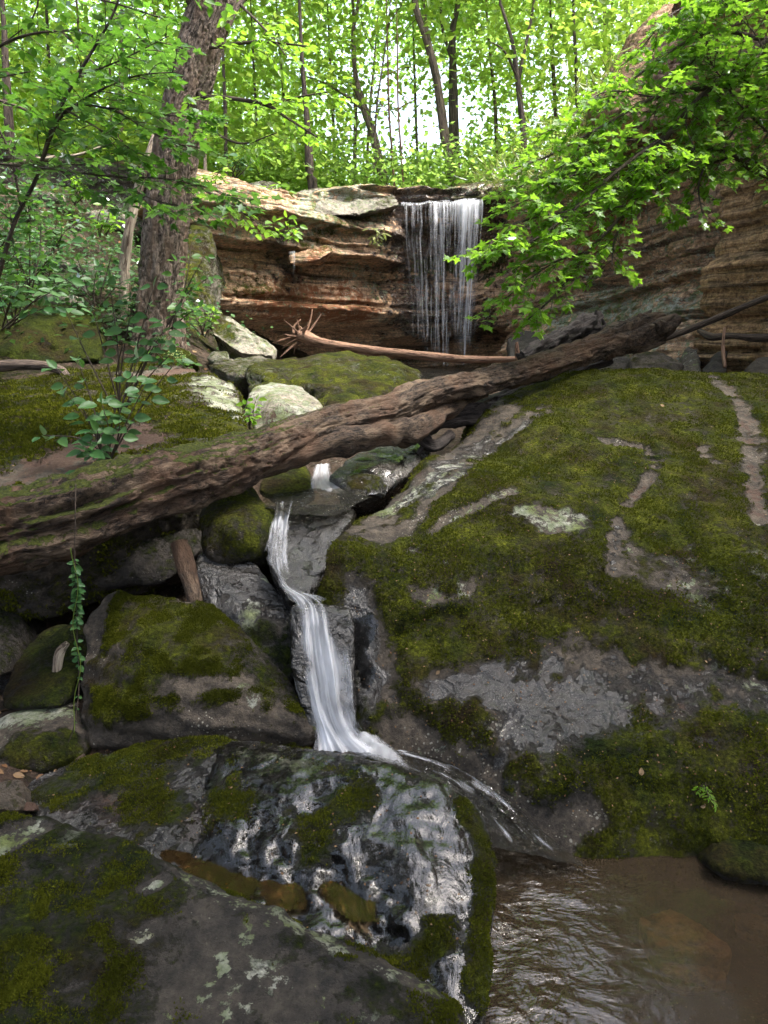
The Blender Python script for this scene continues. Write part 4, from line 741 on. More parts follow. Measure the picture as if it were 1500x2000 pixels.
loose_log('driftwood_stick', 'stubby driftwood stick standing beside the wedge boulder', [(110, 1342, 2.82, 9), (112, 1300, 2.86, 9), (118, 1272, 2.9, 9), (132, 1255, 2.92, 5)], 'snag', seg=12, n=30, rough=.3, cat='stick', seed=21)
loose_log('curved_limb', 'dark curved limb lying on the mossy slab at the left edge', [(-120, 722, 6.2, 10), (-20, 716, 6.2, 11), (60, 713, 6.2, 10), (115, 722, 6.2, 9), (135, 738, 6.1, 7)], 'barkdark', seg=12, n=50, rough=.25, cat='branch', seed=23)
loose_log('fallen_branch', 'pale dead branch lying high on the left slope', [(20, 322, 11, 4), (70, 312, 11, 4.5), (150, 303, 11, 3), (215, 280, 11, 2)], 'snag', seg=8, n=30, cat='branch', seed=25)
loose_log('small_stick', 'short red-brown stick on the soil by the wet boulder', [(140, 1497, 2.4, 4), (152, 1485, 2.4, 5), (166, 1474, 2.42, 4)], 'log', seg=8, n=14, cat='stick', seed=27)
for k, (a, b, c, d_, dd) in enumerate([(250, 868, 308, 888, 3.95), (210, 862, 275, 872, 4.1), (270, 885, 312, 878, 3.9), (230, 880, 268, 862, 4.0), (1000, 760, 1035, 742, 5.3), (1070, 738, 1100, 722, 5.4), (930, 800, 960, 782, 4.9)]):
    loose_log('twig', ['bent twig of a small dead tangle behind the left part of the log', 'dead twig lodged where the log meets the giant boulder'][k > 3], [(a, b, dd, 2.5), ((a+c)/2+3, (b+d_)/2-6, dd, 3), (c, d_, dd, 1.5)], 'deadwood', seg=6, n=12, cat='twig', seed=40+k, group=['dead twigs behind the log', 'dead twigs on the giant boulder'][k > 3])

# ------------------------------------------------------------------ water
def ribbon(name, rows, mat, nu=28, nv=80, bulge=.25, dens=None, jit=.0, seed=1, parent=None, kind='structure'):
    L = np.array([P(*r[0]) for r in rows]); Rr = np.array([P(*r[1]) for r in rows])
    C = spline(np.hstack([L, Rr]), nv); u = np.linspace(0, 1, nu); v = np.linspace(0, 1, nv)
    V = C[:, None, :3]*(1-u[None, :, None])+C[:, None, 3:]*u[None, :, None]
    w = np.linalg.norm(C[:, 3:]-C[:, :3], axis=1)
    b = np.sin(u*math.pi)[None]*w[:, None]*bulge; V[..., 1] -= b*.8; V[..., 2] += b*.35
    sl_ = np.concatenate([[0], np.cumsum(np.linalg.norm(np.diff((C[:, :3]+C[:, 3:])/2, axis=0), axis=1))])
    U = np.stack([u[None]*w.mean()+0*w[:, None], np.repeat(sl_[:, None], nu, 1)], 2).reshape(-1, 2)
    V = V.reshape(-1, 3); uu, vv = np.tile(u, nv), np.repeat(v, nu)
    if jit: V = V + jit*fbm(np.column_stack([uu*9, vv*2.5, uu*0+seed]), 3, seed)[:, None]*np.array([.3, -1, .4])
    dn = dens(uu, vv) if dens else uu*0+.3
    Qr = grid_faces(nu, nv); Nr = normals(V, Qr)
    if (Nr*(np.array([0, 0, CAM_H])-V)).sum() < 0: Qr = Qr[:, ::-1]
    o = obj(name, V, Qr, M[mat], parent, attrs={'dens': dn}, uv=U)
    if kind and parent is None: tag(o, kind=kind)
    return o
edge = lambda u, a=.16: sstep(0, a, u)*sstep(1, 1-a, u)
# the falls: a thin sheet of threads dropping clear of the overhang
wf = ribbon('waterfall', [((783, 402, 13.62), (943, 389, 13.62)), ((784, 425, 13.5), (943, 410, 13.5)), ((790, 520, 13.45), (937, 510, 13.45)), ((797, 620, 13.45), (930, 615, 13.45)), ((804, 715, 13.45), (924, 712, 13.45))], 'veil', 60, 60, .0,
       lambda u, v: (.08+.16*sstep(.3, .9, u)+.35*sstep(.25, .8, u)*sstep(.3, .0, v)-.08*v+.28*fbm(np.column_stack([u*14, v*.7, u*0]), 3, 41)-.35*(1-edge(u, .10))-.2*sstep(.7, 1, v)), .05, 3)
rg = np.random.default_rng(12)
for k in range(30):
    u0 = [rg.uniform(.02, .98), rg.uniform(.45, .97)][k % 2]; v1 = rg.uniform(.6, 1.0); wd = rg.uniform(.8, 3.2); x0 = 783+160*u0; x1 = 804+120*u0
    if rg.random() < .3: wd += 3
    yt = 398-8*u0; yb = yt+(712-yt)*v1; xb = x0+(x1-x0)*v1
    ribbon('water_strand', [((x0-wd, yt, 13.6), (x0+wd, yt, 13.6)), ((x0-wd+rg.normal(0, 1), yt+50, 13.42-.06*(k % 3)), (x0+wd, yt+50, 13.42-.06*(k % 3))), (((x0+xb)/2-wd*.8, (yt+yb)/2, 13.38), ((x0+xb)/2+wd*.8, (yt+yb)/2, 13.38)), ((xb-wd*.6, yb, 13.38), (xb+wd*.6, yb, 13.38))], 'veil', 5, 24, .1,
           lambda u, v, q=rg.uniform(.1, .45): q*edge(u, .4)*1.3-.12-.5*v*(1-q)-.6*sstep(.9, 1, v), 0, k, parent=wf, kind=None)
ribbon('waterfall', [((562, 492, 12.0), (578, 490, 12.0)), ((563, 510, 11.95), (578, 510, 11.95)), ((565, 538, 11.95), (577, 540, 11.95))], 'veil', 8, 16, 0, lambda u, v: .15-.4*v-.3*(1-edge(u)), 0, 5)
# water over the lip
ribbon('stream', [((775, 384, 15.2), (950, 376, 15.2)), ((783, 392, 14.3), (945, 382, 14.3)), ((783, 402, 13.62), (943, 389, 13.62))], 'cascade', 40, 20, 0, lambda u, v: .18+.3*fbm(np.column_stack([u*8, v*3, u*0]), 3, 4), .04, 6)
# plunge pool
def sheet(name, ring, z, mat, rip, step=.05, kind='structure', pad=0):
    W = np.array([p if len(p) == 2 else PZ(p[0], p[1], z)[:2] for p in ring]) if not isinstance(ring, np.ndarray) else ring
    gx = np.arange(W[:, 0].min(), W[:, 0].max()+step, step); gy = np.arange(W[:, 1].min(), W[:, 1].max()+step, step); X, Y = np.meshgrid(gx, gy)
    q = np.column_stack([X.ravel(), Y.ravel(), X.ravel()*0+z]); s_ = poly_sd(q, W); Q = grid_faces(len(gx), len(gy)); Q = Q[(s_[Q] > -step).all(1)]
    used = np.unique(Q); idx = np.full(len(q), -1); idx[used] = np.arange(len(used)); V = q[used]
    r_ = rip(V) if callable(rip) else np.full(len(V), rip)
    V[:, 2] += .010*r_*fbm(V*np.array([9, 6, 1]), 3, 5)
    o = obj(name, V, idx[Q], M[mat], attrs={'rip': r_}); tag(o, kind=kind); return o
sheet('plunge_pool', np.array([(-1.5, 8.5), (2.6, 8.5), (3.0, 12), (2.4, 14.6), (-.4, 14.4), (-1.6, 12)]), 1.40, 'stream', .5, .12)
for k in range(8):   # splash at the foot of the falls
    pass
ribbon('stream', [((612, 908, 4.4), (648, 906, 4.45)), ((604, 925, 4.25), (652, 925, 4.3)), ((596, 948, 4.02), (668, 946, 4.05)), ((590, 968, 3.85), (700, 966, 3.9))], 'cascade', 30, 40, .2, lambda u, v: .42-.5*(1-edge(u, .35))+.15*v-.2*sstep(.8, 1, v), .03, 7)
ribbon('stream', [((655, 925, 4.3), (840, 850, 4.8)), ((660, 950, 4.05), (800, 925, 4.1)), ((668, 968, 3.85), (745, 965, 3.85))], 'cascade', 40, 30, .02, lambda u, v: -.02+.25*fbm(np.column_stack([u*5, v*4, u*0]), 3, 9)-.3*(1-edge(u)), .02, 8)
zs = P(600, 985, 3.55)[2]
sheet('stream', np.array([PZ(x, y, zs)[:2] for x, y in [(515, 972), (590, 958), (700, 962), (720, 975), (680, 1000), (640, 1012), (570, 1008), (525, 998)]]), zs+.012, 'stream', 1.6, .02)
ribbon('stream', [((528, 978, 3.56), (590, 986, 3.52)), ((526, 1000, 3.40), (582, 1010, 3.36)), ((516, 1050, 3.15), (580, 1055, 3.12)), ((504, 1095, 2.98), (590, 1110, 2.92)), ((528, 1138, 2.86), (600, 1150, 2.80)), ((556, 1165, 2.74), (640, 1168, 2.73)),
    ((566, 1185, 2.66), (660, 1182, 2.66)), ((566, 1210, 2.60), (672, 1210, 2.60)), ((566, 1250, 2.555), (680, 1255, 2.555)), ((574, 1310, 2.50), (690, 1320, 2.50)), ((592, 1380, 2.45), (694, 1385, 2.45)), ((608, 1430, 2.41), (712, 1430, 2.41)), ((600, 1468, 2.35), (770, 1460, 2.40))], 'cascade', 70, 260, .20,
    lambda u, v: .40-.80*(1-edge(np.clip(u+.16*fbm(np.column_stack([v*9, u*2, u*0]), 3, 25), 0, 1), .36))+.22*sstep(.5, 1, v)-.30*np.exp(-((v-.44)/.05)**2)-.20*np.exp(-((v-.62)/.05)**2)*np.exp(-((u-.55)/.3)**2)-.16*sstep(.38, .1, v)*sstep(.35, .8, u)+.34*fbm(np.column_stack([u*5, v*7, u*0]), 4, 5), .08, 11)
ribbon('stream', [((575, 988, 3.52), (672, 1000, 3.45)), ((575, 1010, 3.36), (655, 1020, 3.28)), ((572, 1060, 3.10), (630, 1070, 3.06)), ((565, 1140, 2.88), (605, 1150, 2.84))], 'cascade', 36, 60, .12, lambda u, v: -.01-.5*(1-edge(u, .35))-.12*v+.2*fbm(np.column_stack([u*6, v*3, u*0]), 3, 15), .03, 10)
ribbon('stream', [((665, 1185, 2.70), (690, 1190, 2.74)), ((672, 1230, 2.60), (695, 1235, 2.63)), ((690, 1320, 2.52), (705, 1330, 2.54))], 'cascade', 10, 40, .1, lambda u, v: .05-.5*(1-edge(u, .4))-.15*v, .02, 14)
# froth where the cascade lands, thinning out into the run
q = [(610, 1470), (632, 1430), (690, 1415), (745, 1432), (800, 1465), (860, 1505), (850, 1525), (760, 1500), (690, 1484)]
zf = .285; ring = np.array([PZ(x, y, zf)[:2] for x, y in q])
gx = np.arange(ring[:, 0].min()-.03, ring[:, 0].max()+.03, .007); gy = np.arange(ring[:, 1].min()-.03, ring[:, 1].max()+.03, .007); X, Y = np.meshgrid(gx, gy)
V = np.column_stack([X.ravel(), Y.ravel(), X.ravel()*0+zf]); sd = poly_sd(V, ring); fn = fbm(V*16, 4, 3); tl = sstep(.05, .32, V[:, 0]+.1)
V[:, 2] += .05*sstep(-.01, .12, sd)*(.5+.9*fn)*(1-tl*.6)-.05*sstep(.02, -.03, sd)-.06*tl
o = obj('stream', V, grid_faces(len(gx), len(gy)), M['cascade'], attrs={'dens': .62*sstep(-.01, .09, sd)-.15+.25*fn-.42*tl}, uv=V[:, :2]*np.array([.4, 1])); tag(o, kind='structure')
run = [((660, 1466, 2.36), (800, 1466, 2.42)), ((765, 1492, 2.31), (875, 1490, 2.42)), ((835, 1520, 2.24), (945, 1528, 2.33)), ((900, 1570, 2.18), (1010, 1580, 2.24)), ((935, 1612, 2.10), (1080, 1640, 2.15)), ((948, 1650, 1.99), (1150, 1695, 2.05))]
def lift(r, d): return [((a[0], a[1], a[2]-d), (b[0], b[1], b[2]-d)) for a, b in r]
o = ribbon('stream', run, 'stream', 50, 120, .0, None, .03, 12); at = o.data.attributes.new('rip', 'FLOAT', 'POINT'); at.data.foreach_set('value', np.full(len(o.data.vertices), 1.3, np.float32))
ribbon('stream', lift(run, .008), 'cascade', 50, 120, .0, lambda u, v: .10-.14*sstep(.1, .4, v)-.2*sstep(.75, 1, v)+.45*fbm(np.column_stack([u*9, v*9, u*0]), 4, 9)+.25*sstep(.9, .98, u)*sstep(1, .97, u)-.6*(1-edge(u, .08)), .03, 12)
# the pool
PX = lambda V: sstep(.80, .10, V[:, 0]-.35*(V[:, 1]-1.2)+.15*fbm(V*3, 3, 21))
sheet('pool', np.array([(-.6, .3), (5.2, .3), (5.2, 2.9), (.0, 2.35), (-.5, 2)]), 0.0, 'pool', lambda V: .02+.85*PX(V)**1.3*(.6+.6*fbm(V*3, 3, 3)), .02)
# submerged slabs
def flat_slab(label, pts, z, th, mat, base, seed):
    W = np.array([PZ(x, y, z) for x, y in pts]); v, f = hull_faces(np.vstack([W, W*np.array([1, 1, 0])+np.array([0, 0, z-th])])); v, q = remesh(v, f, .012); v = laplace(v, q, 4)
    finish_rock('sunken_slab', label, 'rock slab', v, q, mat, .012, 4, base, [], seed, mosslift=0)
flat_slab('large tan angular slab lying under the pool water', [(1245, 1790), (1310, 1772), (1370, 1800), (1432, 1850), (1425, 1868), (1280, 1852)], -.12, .1, 'tancliff', dict(moss=-.5, mossup=0, soil=.3, wet=0), 301)
flat_slab('smaller tan slab under the water nearer the camera', [(1275, 1868), (1340, 1860), (1420, 1884), (1425, 1905), (1340, 1915), (1300, 1898)], -.17, .08, 'tancliff', dict(moss=-.5, mossup=0, soil=.3), 302)
flat_slab('brown slab under the water at the right edge of the pool', [(1380, 1735), (1460, 1745), (1560, 1790), (1560, 1825), (1460, 1800)], -.16, .1, 'tancliff', dict(moss=-.5, mossup=0, soil=.5), 303)
rock('sunken_rock', 'yellow-green algae-covered rock under the rippled left side of the pool', [(930, 1700, 2.17), (1050, 1730, 2.12), (1110, 1800, 1.98), (1120, 1950, 1.71), (1100, 2050, 1.60), (900, 2050, 1.60)], [], thick=.0, drop=.3, voxel=.02, smooth=10, amp=.06, base=dict(moss=.65), seed=305, cat='rock')
# amber puddles on the wet boulder
def puddle(ringpx, dz):
    pts = []
    for x, y in ringpx:
        h, _ = cast(SURF['wet_boulder'][0], x, y)
        if h: pts.append(h)
    c = np.array([h[:] for h in pts]); z = np.percentile(c[:, 2], 42)+dz+.006
    W = np.array([PZ(x, y, z)[:2] for x, y in ringpx]); sheet('puddle', W, z, 'puddle', .25, .012)
PUD = [([(300, 1650), (400, 1650), (470, 1680), (590, 1720), (600, 1770), (520, 1775), (400, 1720), (320, 1680)], .0), ([(612, 1690), (660, 1690), (720, 1740), (735, 1800), (690, 1800), (640, 1760)], .0)]
for a, b in PUD: puddle(a, b)

def film(key, ringpx, rip, dens, step=10):
    ring = np.array(ringpx, float); xs = np.arange(ring[:, 0].min()-step, ring[:, 0].max()+step, step/2); ys = np.arange(ring[:, 1].min()-step, ring[:, 1].max()+step, step/2)
    X, Y = np.meshgrid(xs, ys); q = np.column_stack([X.ravel(), Y.ravel()]); sd_ = poly_sd(q, ring)+34*fbm(np.column_stack([q*.022, q[:, 0]*0]), 4, 4); V = np.zeros((len(q), 3)); ok = np.zeros(len(q), bool)
    for i in np.where(sd_ > -4)[0]:
        h, nn, fi, _d = SURF[key][0].ray_cast(Vector((0, 0, CAM_H)), ray(*q[i]))
        if h is not None:
            mo = SURF[key][4][SURF[key][3][fi]].mean(); mo = 1-sstep(.38, .62, mo+.12*fbm(np.array([h[:]])*20, 2, 3)[0])
            V[i] = np.array(h)+np.array(nn)*(.007*sstep(-4, 30, sd_[i])*mo-.003); ok[i] = True
    Q = grid_faces(len(xs), len(ys)); Q = Q[ok[Q].all(1)]; e = V[Q]; Q = Q[(np.linalg.norm(e[:, 0]-e[:, 2], axis=1) < .08)]
    if normals(V, Q)[:, 2].sum() < 0: Q = Q[:, ::-1]
    used = np.unique(Q); idx = np.full(len(q), -1); idx[used] = np.arange(len(used))
    tag(obj('water_film', V[used], idx[Q], M['film'], attrs={'rip': rip*sstep(0, 30, sd_[used])}), kind='structure')
film('wet_boulder', [(430, 1420), (520, 1430), (700, 1440), (870, 1480), (960, 1560), (990, 1680), (975, 1900), (970, 2010), (780, 2010), (640, 1900), (480, 1790), (350, 1690), (410, 1620), (390, 1520)], .40, 0)
film('giant_boulder', [(655, 1170), (735, 1190), (730, 1350), (700, 1380), (670, 1300)], .4, 0)
film('stream_slab', [(690, 880), (840, 850), (830, 880), (760, 940), (700, 960), (660, 940)], .6, 0)
# ------------------------------------------------------------------ leaves
def fan(pts, c):
    n = len(pts); V = np.array([*pts, c], float); return V, np.array([[i, (i+1) % n, n] for i in range(n)])
def sym(r, cx, cz, fold=.12):
    l = [(-x, y, z) for x, y, z in r[::-1] if x > 1e-6]; return fan([*r, *l], (0, cx, cz))
T_MAPLE = sym([(0, 0, 0), (.20, -.04, .03), (.36, .02, .05), (.27, .20, .03), (.55, .36, .07), (.54, .46, .07), (.27, .50, .03), (.20, .66, .02), (.10, .86, -.02), (0, 1.0, -.06)], .35, -.05)
T_OVATE = sym([(0, 0, 0), (.20, .12, .05), (.32, .35, .08), (.28, .60, .06), (.14, .84, 0), (0, 1.0, -.07)], .45, -.05)
T_LANCE = sym([(0, 0, 0), (.11, .2, .03), (.16, .5, .04), (.09, .8, 0), (0, 1, -.06)], .5, -.02)
T_BG = (np.array([(0, 0, 0), (.34, .42, .07), (0, 1, -.05), (-.34, .42, .07)]), np.array([[0, 1, 2], [0, 2, 3]]))
def frames(d, n):
    d = d/(np.linalg.norm(d, axis=1)[:, None]+1e-9); x = np.cross(d, n); x /= np.linalg.norm(x, axis=1)[:, None]+1e-9; z = np.cross(x, d); return x, d, z
def leaf_arrays(tmpl, pos, d, n, size, rnd):
    V0, F0 = tmpl; x, y, z = frames(d, n); s = size[:, None, None]
    V = pos[:, None]+s*(V0[None, :, :1]*x[:, None]+V0[None, :, 1:2]*y[:, None]+V0[None, :, 2:]*z[:, None])
    Fc = F0[None]+(np.arange(len(pos))*len(V0))[:, None, None]
    return V.reshape(-1, 3), Fc.reshape(-1, 3), np.repeat(rnd, len(V0))
def leaves_for(root, pos, d, n, size, tmpl, mat, cap=300, part='leaf', rest='foliage'):
    """the nearest leaves one by one, the rest of them joined"""
    pos, d, n, size = map(np.asarray, (pos, d, n, size)); rnd = RNG.random(len(pos)); base = LOC[root.name]
    q = pos-np.array([0, 0, CAM_H]); zc = q[:, 1]*CT-q[:, 2]*ST; yc = q[:, 1]*ST+q[:, 2]*CT
    vis = (zc > .3) & (np.abs(q[:, 0]/np.maximum(zc, .1)) < .565) & (np.abs(yc/np.maximum(zc, .1)) < .75)
    score = np.where(vis, size/np.maximum(zc, .1)*(1+.0*rnd), 0); order = np.argsort(-score); one = order[:cap]; one = one[score[one] > 0]
    vs = []
    for k in range(6):
        V0 = tmpl[0].copy(); V0[:, 2] += RNG.uniform(-.05, .05)*V0[:, 0]+RNG.uniform(-.12, .06)*V0[:, 1]**2
        me = mesh(part, V0, tmpl[1], mat, attrs={'rnd': np.full(len(V0), k/5)}, smooth=False); vs.append(me)
    x, y, z = frames(d, n)
    for i in one:
        o = bpy.data.objects.new(part, vs[int(rnd[i]*5.99)]); COL.objects.link(o); o.parent = root; s = size[i]
        m = Matrix([[x[i, 0]*s, y[i, 0]*s, z[i, 0]*s, pos[i, 0]-base[0]], [x[i, 1]*s, y[i, 1]*s, z[i, 1]*s, pos[i, 1]-base[1]], [x[i, 2]*s, y[i, 2]*s, z[i, 2]*s, pos[i, 2]-base[2]], [0, 0, 0, 1]])
        o.matrix_local = m
    keep = np.ones(len(pos), bool); keep[one] = False
    if keep.sum():
        V, Fc, rr = leaf_arrays(tmpl, pos[keep], d[keep], n[keep], size[keep], rnd[keep]); o = obj(rest, V, Fc, mat, root, attrs={'rnd': rr}, smooth=False); tag(o, kind='stuff')
def unit(v): v = np.asarray(v, float); return v/(np.linalg.norm(v)+1e-9)
UP = np.array([0, 0, 1.0])
def spray(path, rg, gap=.12, ln=(.2, .45), lsz=.08, lgap=.06, droop=.12, tr=.003, start=.1, jitter=.3, tips=True, spread=1.0):
    """side twigs along a limb, each with leaves in opposite pairs"""
    path = np.asarray(path)[:, :3]; L = np.concatenate([[0], np.cumsum(np.linalg.norm(np.diff(path, axis=0), axis=1))]); tot = L[-1]
    pos, dr, nm, sz, tw = [], [], [], [], []
    s = tot*start; side = 1
    while s < tot:
        p = np.array([np.interp(s, L, path[:, k]) for k in range(3)]); p2 = np.array([np.interp(min(s+.05, tot), L, path[:, k]) for k in range(3)]); p0 = np.array([np.interp(max(s-.05, 0), L, path[:, k]) for k in range(3)])
        t = unit(p2-p0); h = unit(np.cross(t, UP))*side; d = unit(t*rg.uniform(.4, 1)+h*rg.uniform(.5, 1.1)*spread+rg.normal(0, .25, 3)*[1, 1, .6]); side = -side
        l = rg.uniform(*ln)*(1-.45*s/tot); m = max(3, int(l/lgap)); w = [p]
        for k in range(m):
            d = unit(d+rg.normal(0, .13, 3)-UP*droop*.3); w.append(w[-1]+d*l/m)
            if k >= 1 or m < 4:
                for sg in (-1, 1):
                    ld = unit(d*.55+np.cross(d, UP)*sg*1.0+rg.normal(0, jitter, 3)*.6-UP*droop); pos.append(w[-1]+ld*lsz*.25); dr.append(ld); nm.append(UP+rg.normal(0, jitter, 3)); sz.append(lsz*rg.uniform(.65, 1.2))
        pos.append(w[-1]); dr.append(unit(d-UP*droop)); nm.append(UP+rg.normal(0, jitter, 3)); sz.append(lsz*rg.uniform(.8, 1.25))
        w = np.array(w); tw.append(tube(w, np.linspace(tr, tr*.4, len(w)), 4)); s += gap*rg.uniform(.6, 1.4)
    return pos, dr, nm, sz, tw
def leafy(root, limbs, mat_leaf, mat_wood, tmpl, rg, nm_limb='branch', **kw):
    A = [[], [], [], [], []]; cap = kw.pop('cap', 300); cull = kw.pop('cull', None)
    for lb in limbs:
        W = spline([PR(*p) for p in lb], max(12, 10*len(lb))); tube_obj(nm_limb, [tube(W[:, :3], W[:, 3], 8, .15, 12, 3)], M[mat_wood], root)
        r_ = spray(W, rg, **kw)
        for a, b in zip(A, r_): a.extend(b)
    if A[4]: o = tube_obj('twigs', A[4], M[mat_wood], root); tag(o, kind='stuff')
    leaves_for(root, A[0], A[1], A[2], A[3], tmpl, M[mat_leaf], cap)
    return len(A[0])

# ------------------------------------------------------------------ the big trunk and the snag behind it
def bark_moss(a, b=0): return lambda V, N: np.clip(a+.25*fbm(V*2, 4, 6)+b*sstep(.6, -.6, N[:, 0]), -.5, 1.2)
big = empty('big_tree', P(312, 690, 8.0), 'thick grey-barked tree leaning to the right above the left bank', 'tree')
W = spline([PR(285, 760, 8.0, 72), PR(303, 690, 8.0, 58), PR(310, 640, 8.0, 48), PR(315, 560, 8.0, 44), PR(330, 400, 8.0, 44), PR(352, 250, 8.0, 43), PR(384, 120, 8.0, 42), PR(418, 0, 8.0, 41), PR(465, -160, 8.0, 40), PR(540, -400, 8.1, 40), PR(600, -700, 8.3, 30)], 620)
V, Q, T, B = tube(W[:, :3], W[:, 3], 120, 0, 6, 2, .015)
N_ = V[:-2]-np.repeat(W[:, :3], 120, 0); N_ /= np.linalg.norm(N_, axis=1)[:, None]; rr = np.repeat(W[:, 3], 120); c1 = fbm(B[:-2]*np.array([20, 20, 4]), 3, 29); c2 = fbm(B[:-2]*np.array([34, 34, 9]), 3, 39)
V[:-2] -= N_*((.07*np.exp(-(c1/.06)**2)+.045*np.exp(-(c2/.07)**2))*rr)[:, None]
fl = sstep(.55, .0, V[:-2, 2]-2.0)
V[:-2] += N_*((.10*fbm(B[:-2]*np.array([16, 16, 2.4]), 4, 3)-.07*np.abs(fbm(B[:-2]*np.array([26, 26, 5]), 3, 8))+.05*fbm(V[:-2]*2, 3, 4)+.35*fl*np.abs(fbm(B[:-2]*np.array([6, 6, .8]), 2, 5)))*rr)[:, None]
obj('trunk', V, Q, M['oak'], big, extra=T, attrs={'bk': B, 'moss': bark_moss(.12, .25)(V, normals(V, Q))})
rg = np.random.default_rng(21)
for lb in ([(395, 20, 8, 9), (372, 5, 7.9, 8), (350, -60, 7.7, 8), (250, -160, 7.2, 10), (150, -240, 6.8, 5)], [(440, 60, 8, 7), (475, 0, 8.1, 5), (560, -60, 8.3, 6), (700, -120, 8.4, 3)], [(500, -260, 8, 20), (350, -420, 7, 14), (200, -520, 5.5, 6)], [(560, -450, 8.1, 20), (750, -600, 7.4, 12), (900, -650, 6.5, 5)]):
    W = spline([PR(*p) for p in lb], 30); tube_obj('limb', [tube(W[:, :3], W[:, 3], 12, .15, 6, 3)], M['oak'], big)
leafy(big, [[(395, 190, 7.8, 5), (450, 192, 7.5, 4), (520, 205, 7.3, 3.5), (560, 230, 7.2, 2.5), (620, 268, 7.1, 1.5)], [(395, 95, 7.9, 4), (500, 82, 7.6, 3), (600, 90, 7.4, 1.5)], [(520, 205, 7.3, 3), (580, 190, 7.1, 2), (640, 180, 7, 1)], [(400, 250, 7.7, 3), (470, 280, 7.4, 2), (540, 260, 7.3, 1)], [(380, 360, 7.7, 3), (450, 400, 7.4, 2), (495, 430, 7.3, 1)], [(470, 10, 7.9, 3), (520, 60, 7.5, 2), (560, 110, 7.2, 1)]],
      'maple', 'twig', T_OVATE, rg, lsz=.085, gap=.13, ln=(.25, .6), cap=300)
C = np.column_stack([rg.normal(-3.6, 1.5, 520), rg.normal(4.2, 1.6, 520), rg.normal(11, 1.2, 520)]); pos = np.repeat(C, 34, 0)+rg.normal(0, .4, (520*34, 3))  # unseen crown added above the frame to shade the foreground softly
V, Fc, rr = leaf_arrays(T_BG, pos, rg.normal(0, 1, (len(pos), 3))*[1, 1, .3], UP+rg.normal(0, .4, (len(pos), 3)), rg.uniform(.12, .2, len(pos)), rg.random(len(pos))); tag(obj('crown', V, Fc, M['shade_canopy'], big, attrs={'rnd': rr}, smooth=False), kind='stuff')
loose_log('snag_tree', 'slender pale peeling snag leaning beside the big trunk', [(236, 650, 8.4, 11), (243, 600, 8.4, 10), (243, 520, 8.5, 10), (252, 450, 8.5, 9), (268, 380, 8.6, 9), (285, 320, 8.6, 7.5), (302, 265, 8.7, 6)], 'snag', seg=14, n=60, rough=.2, cat='tree', seed=31)

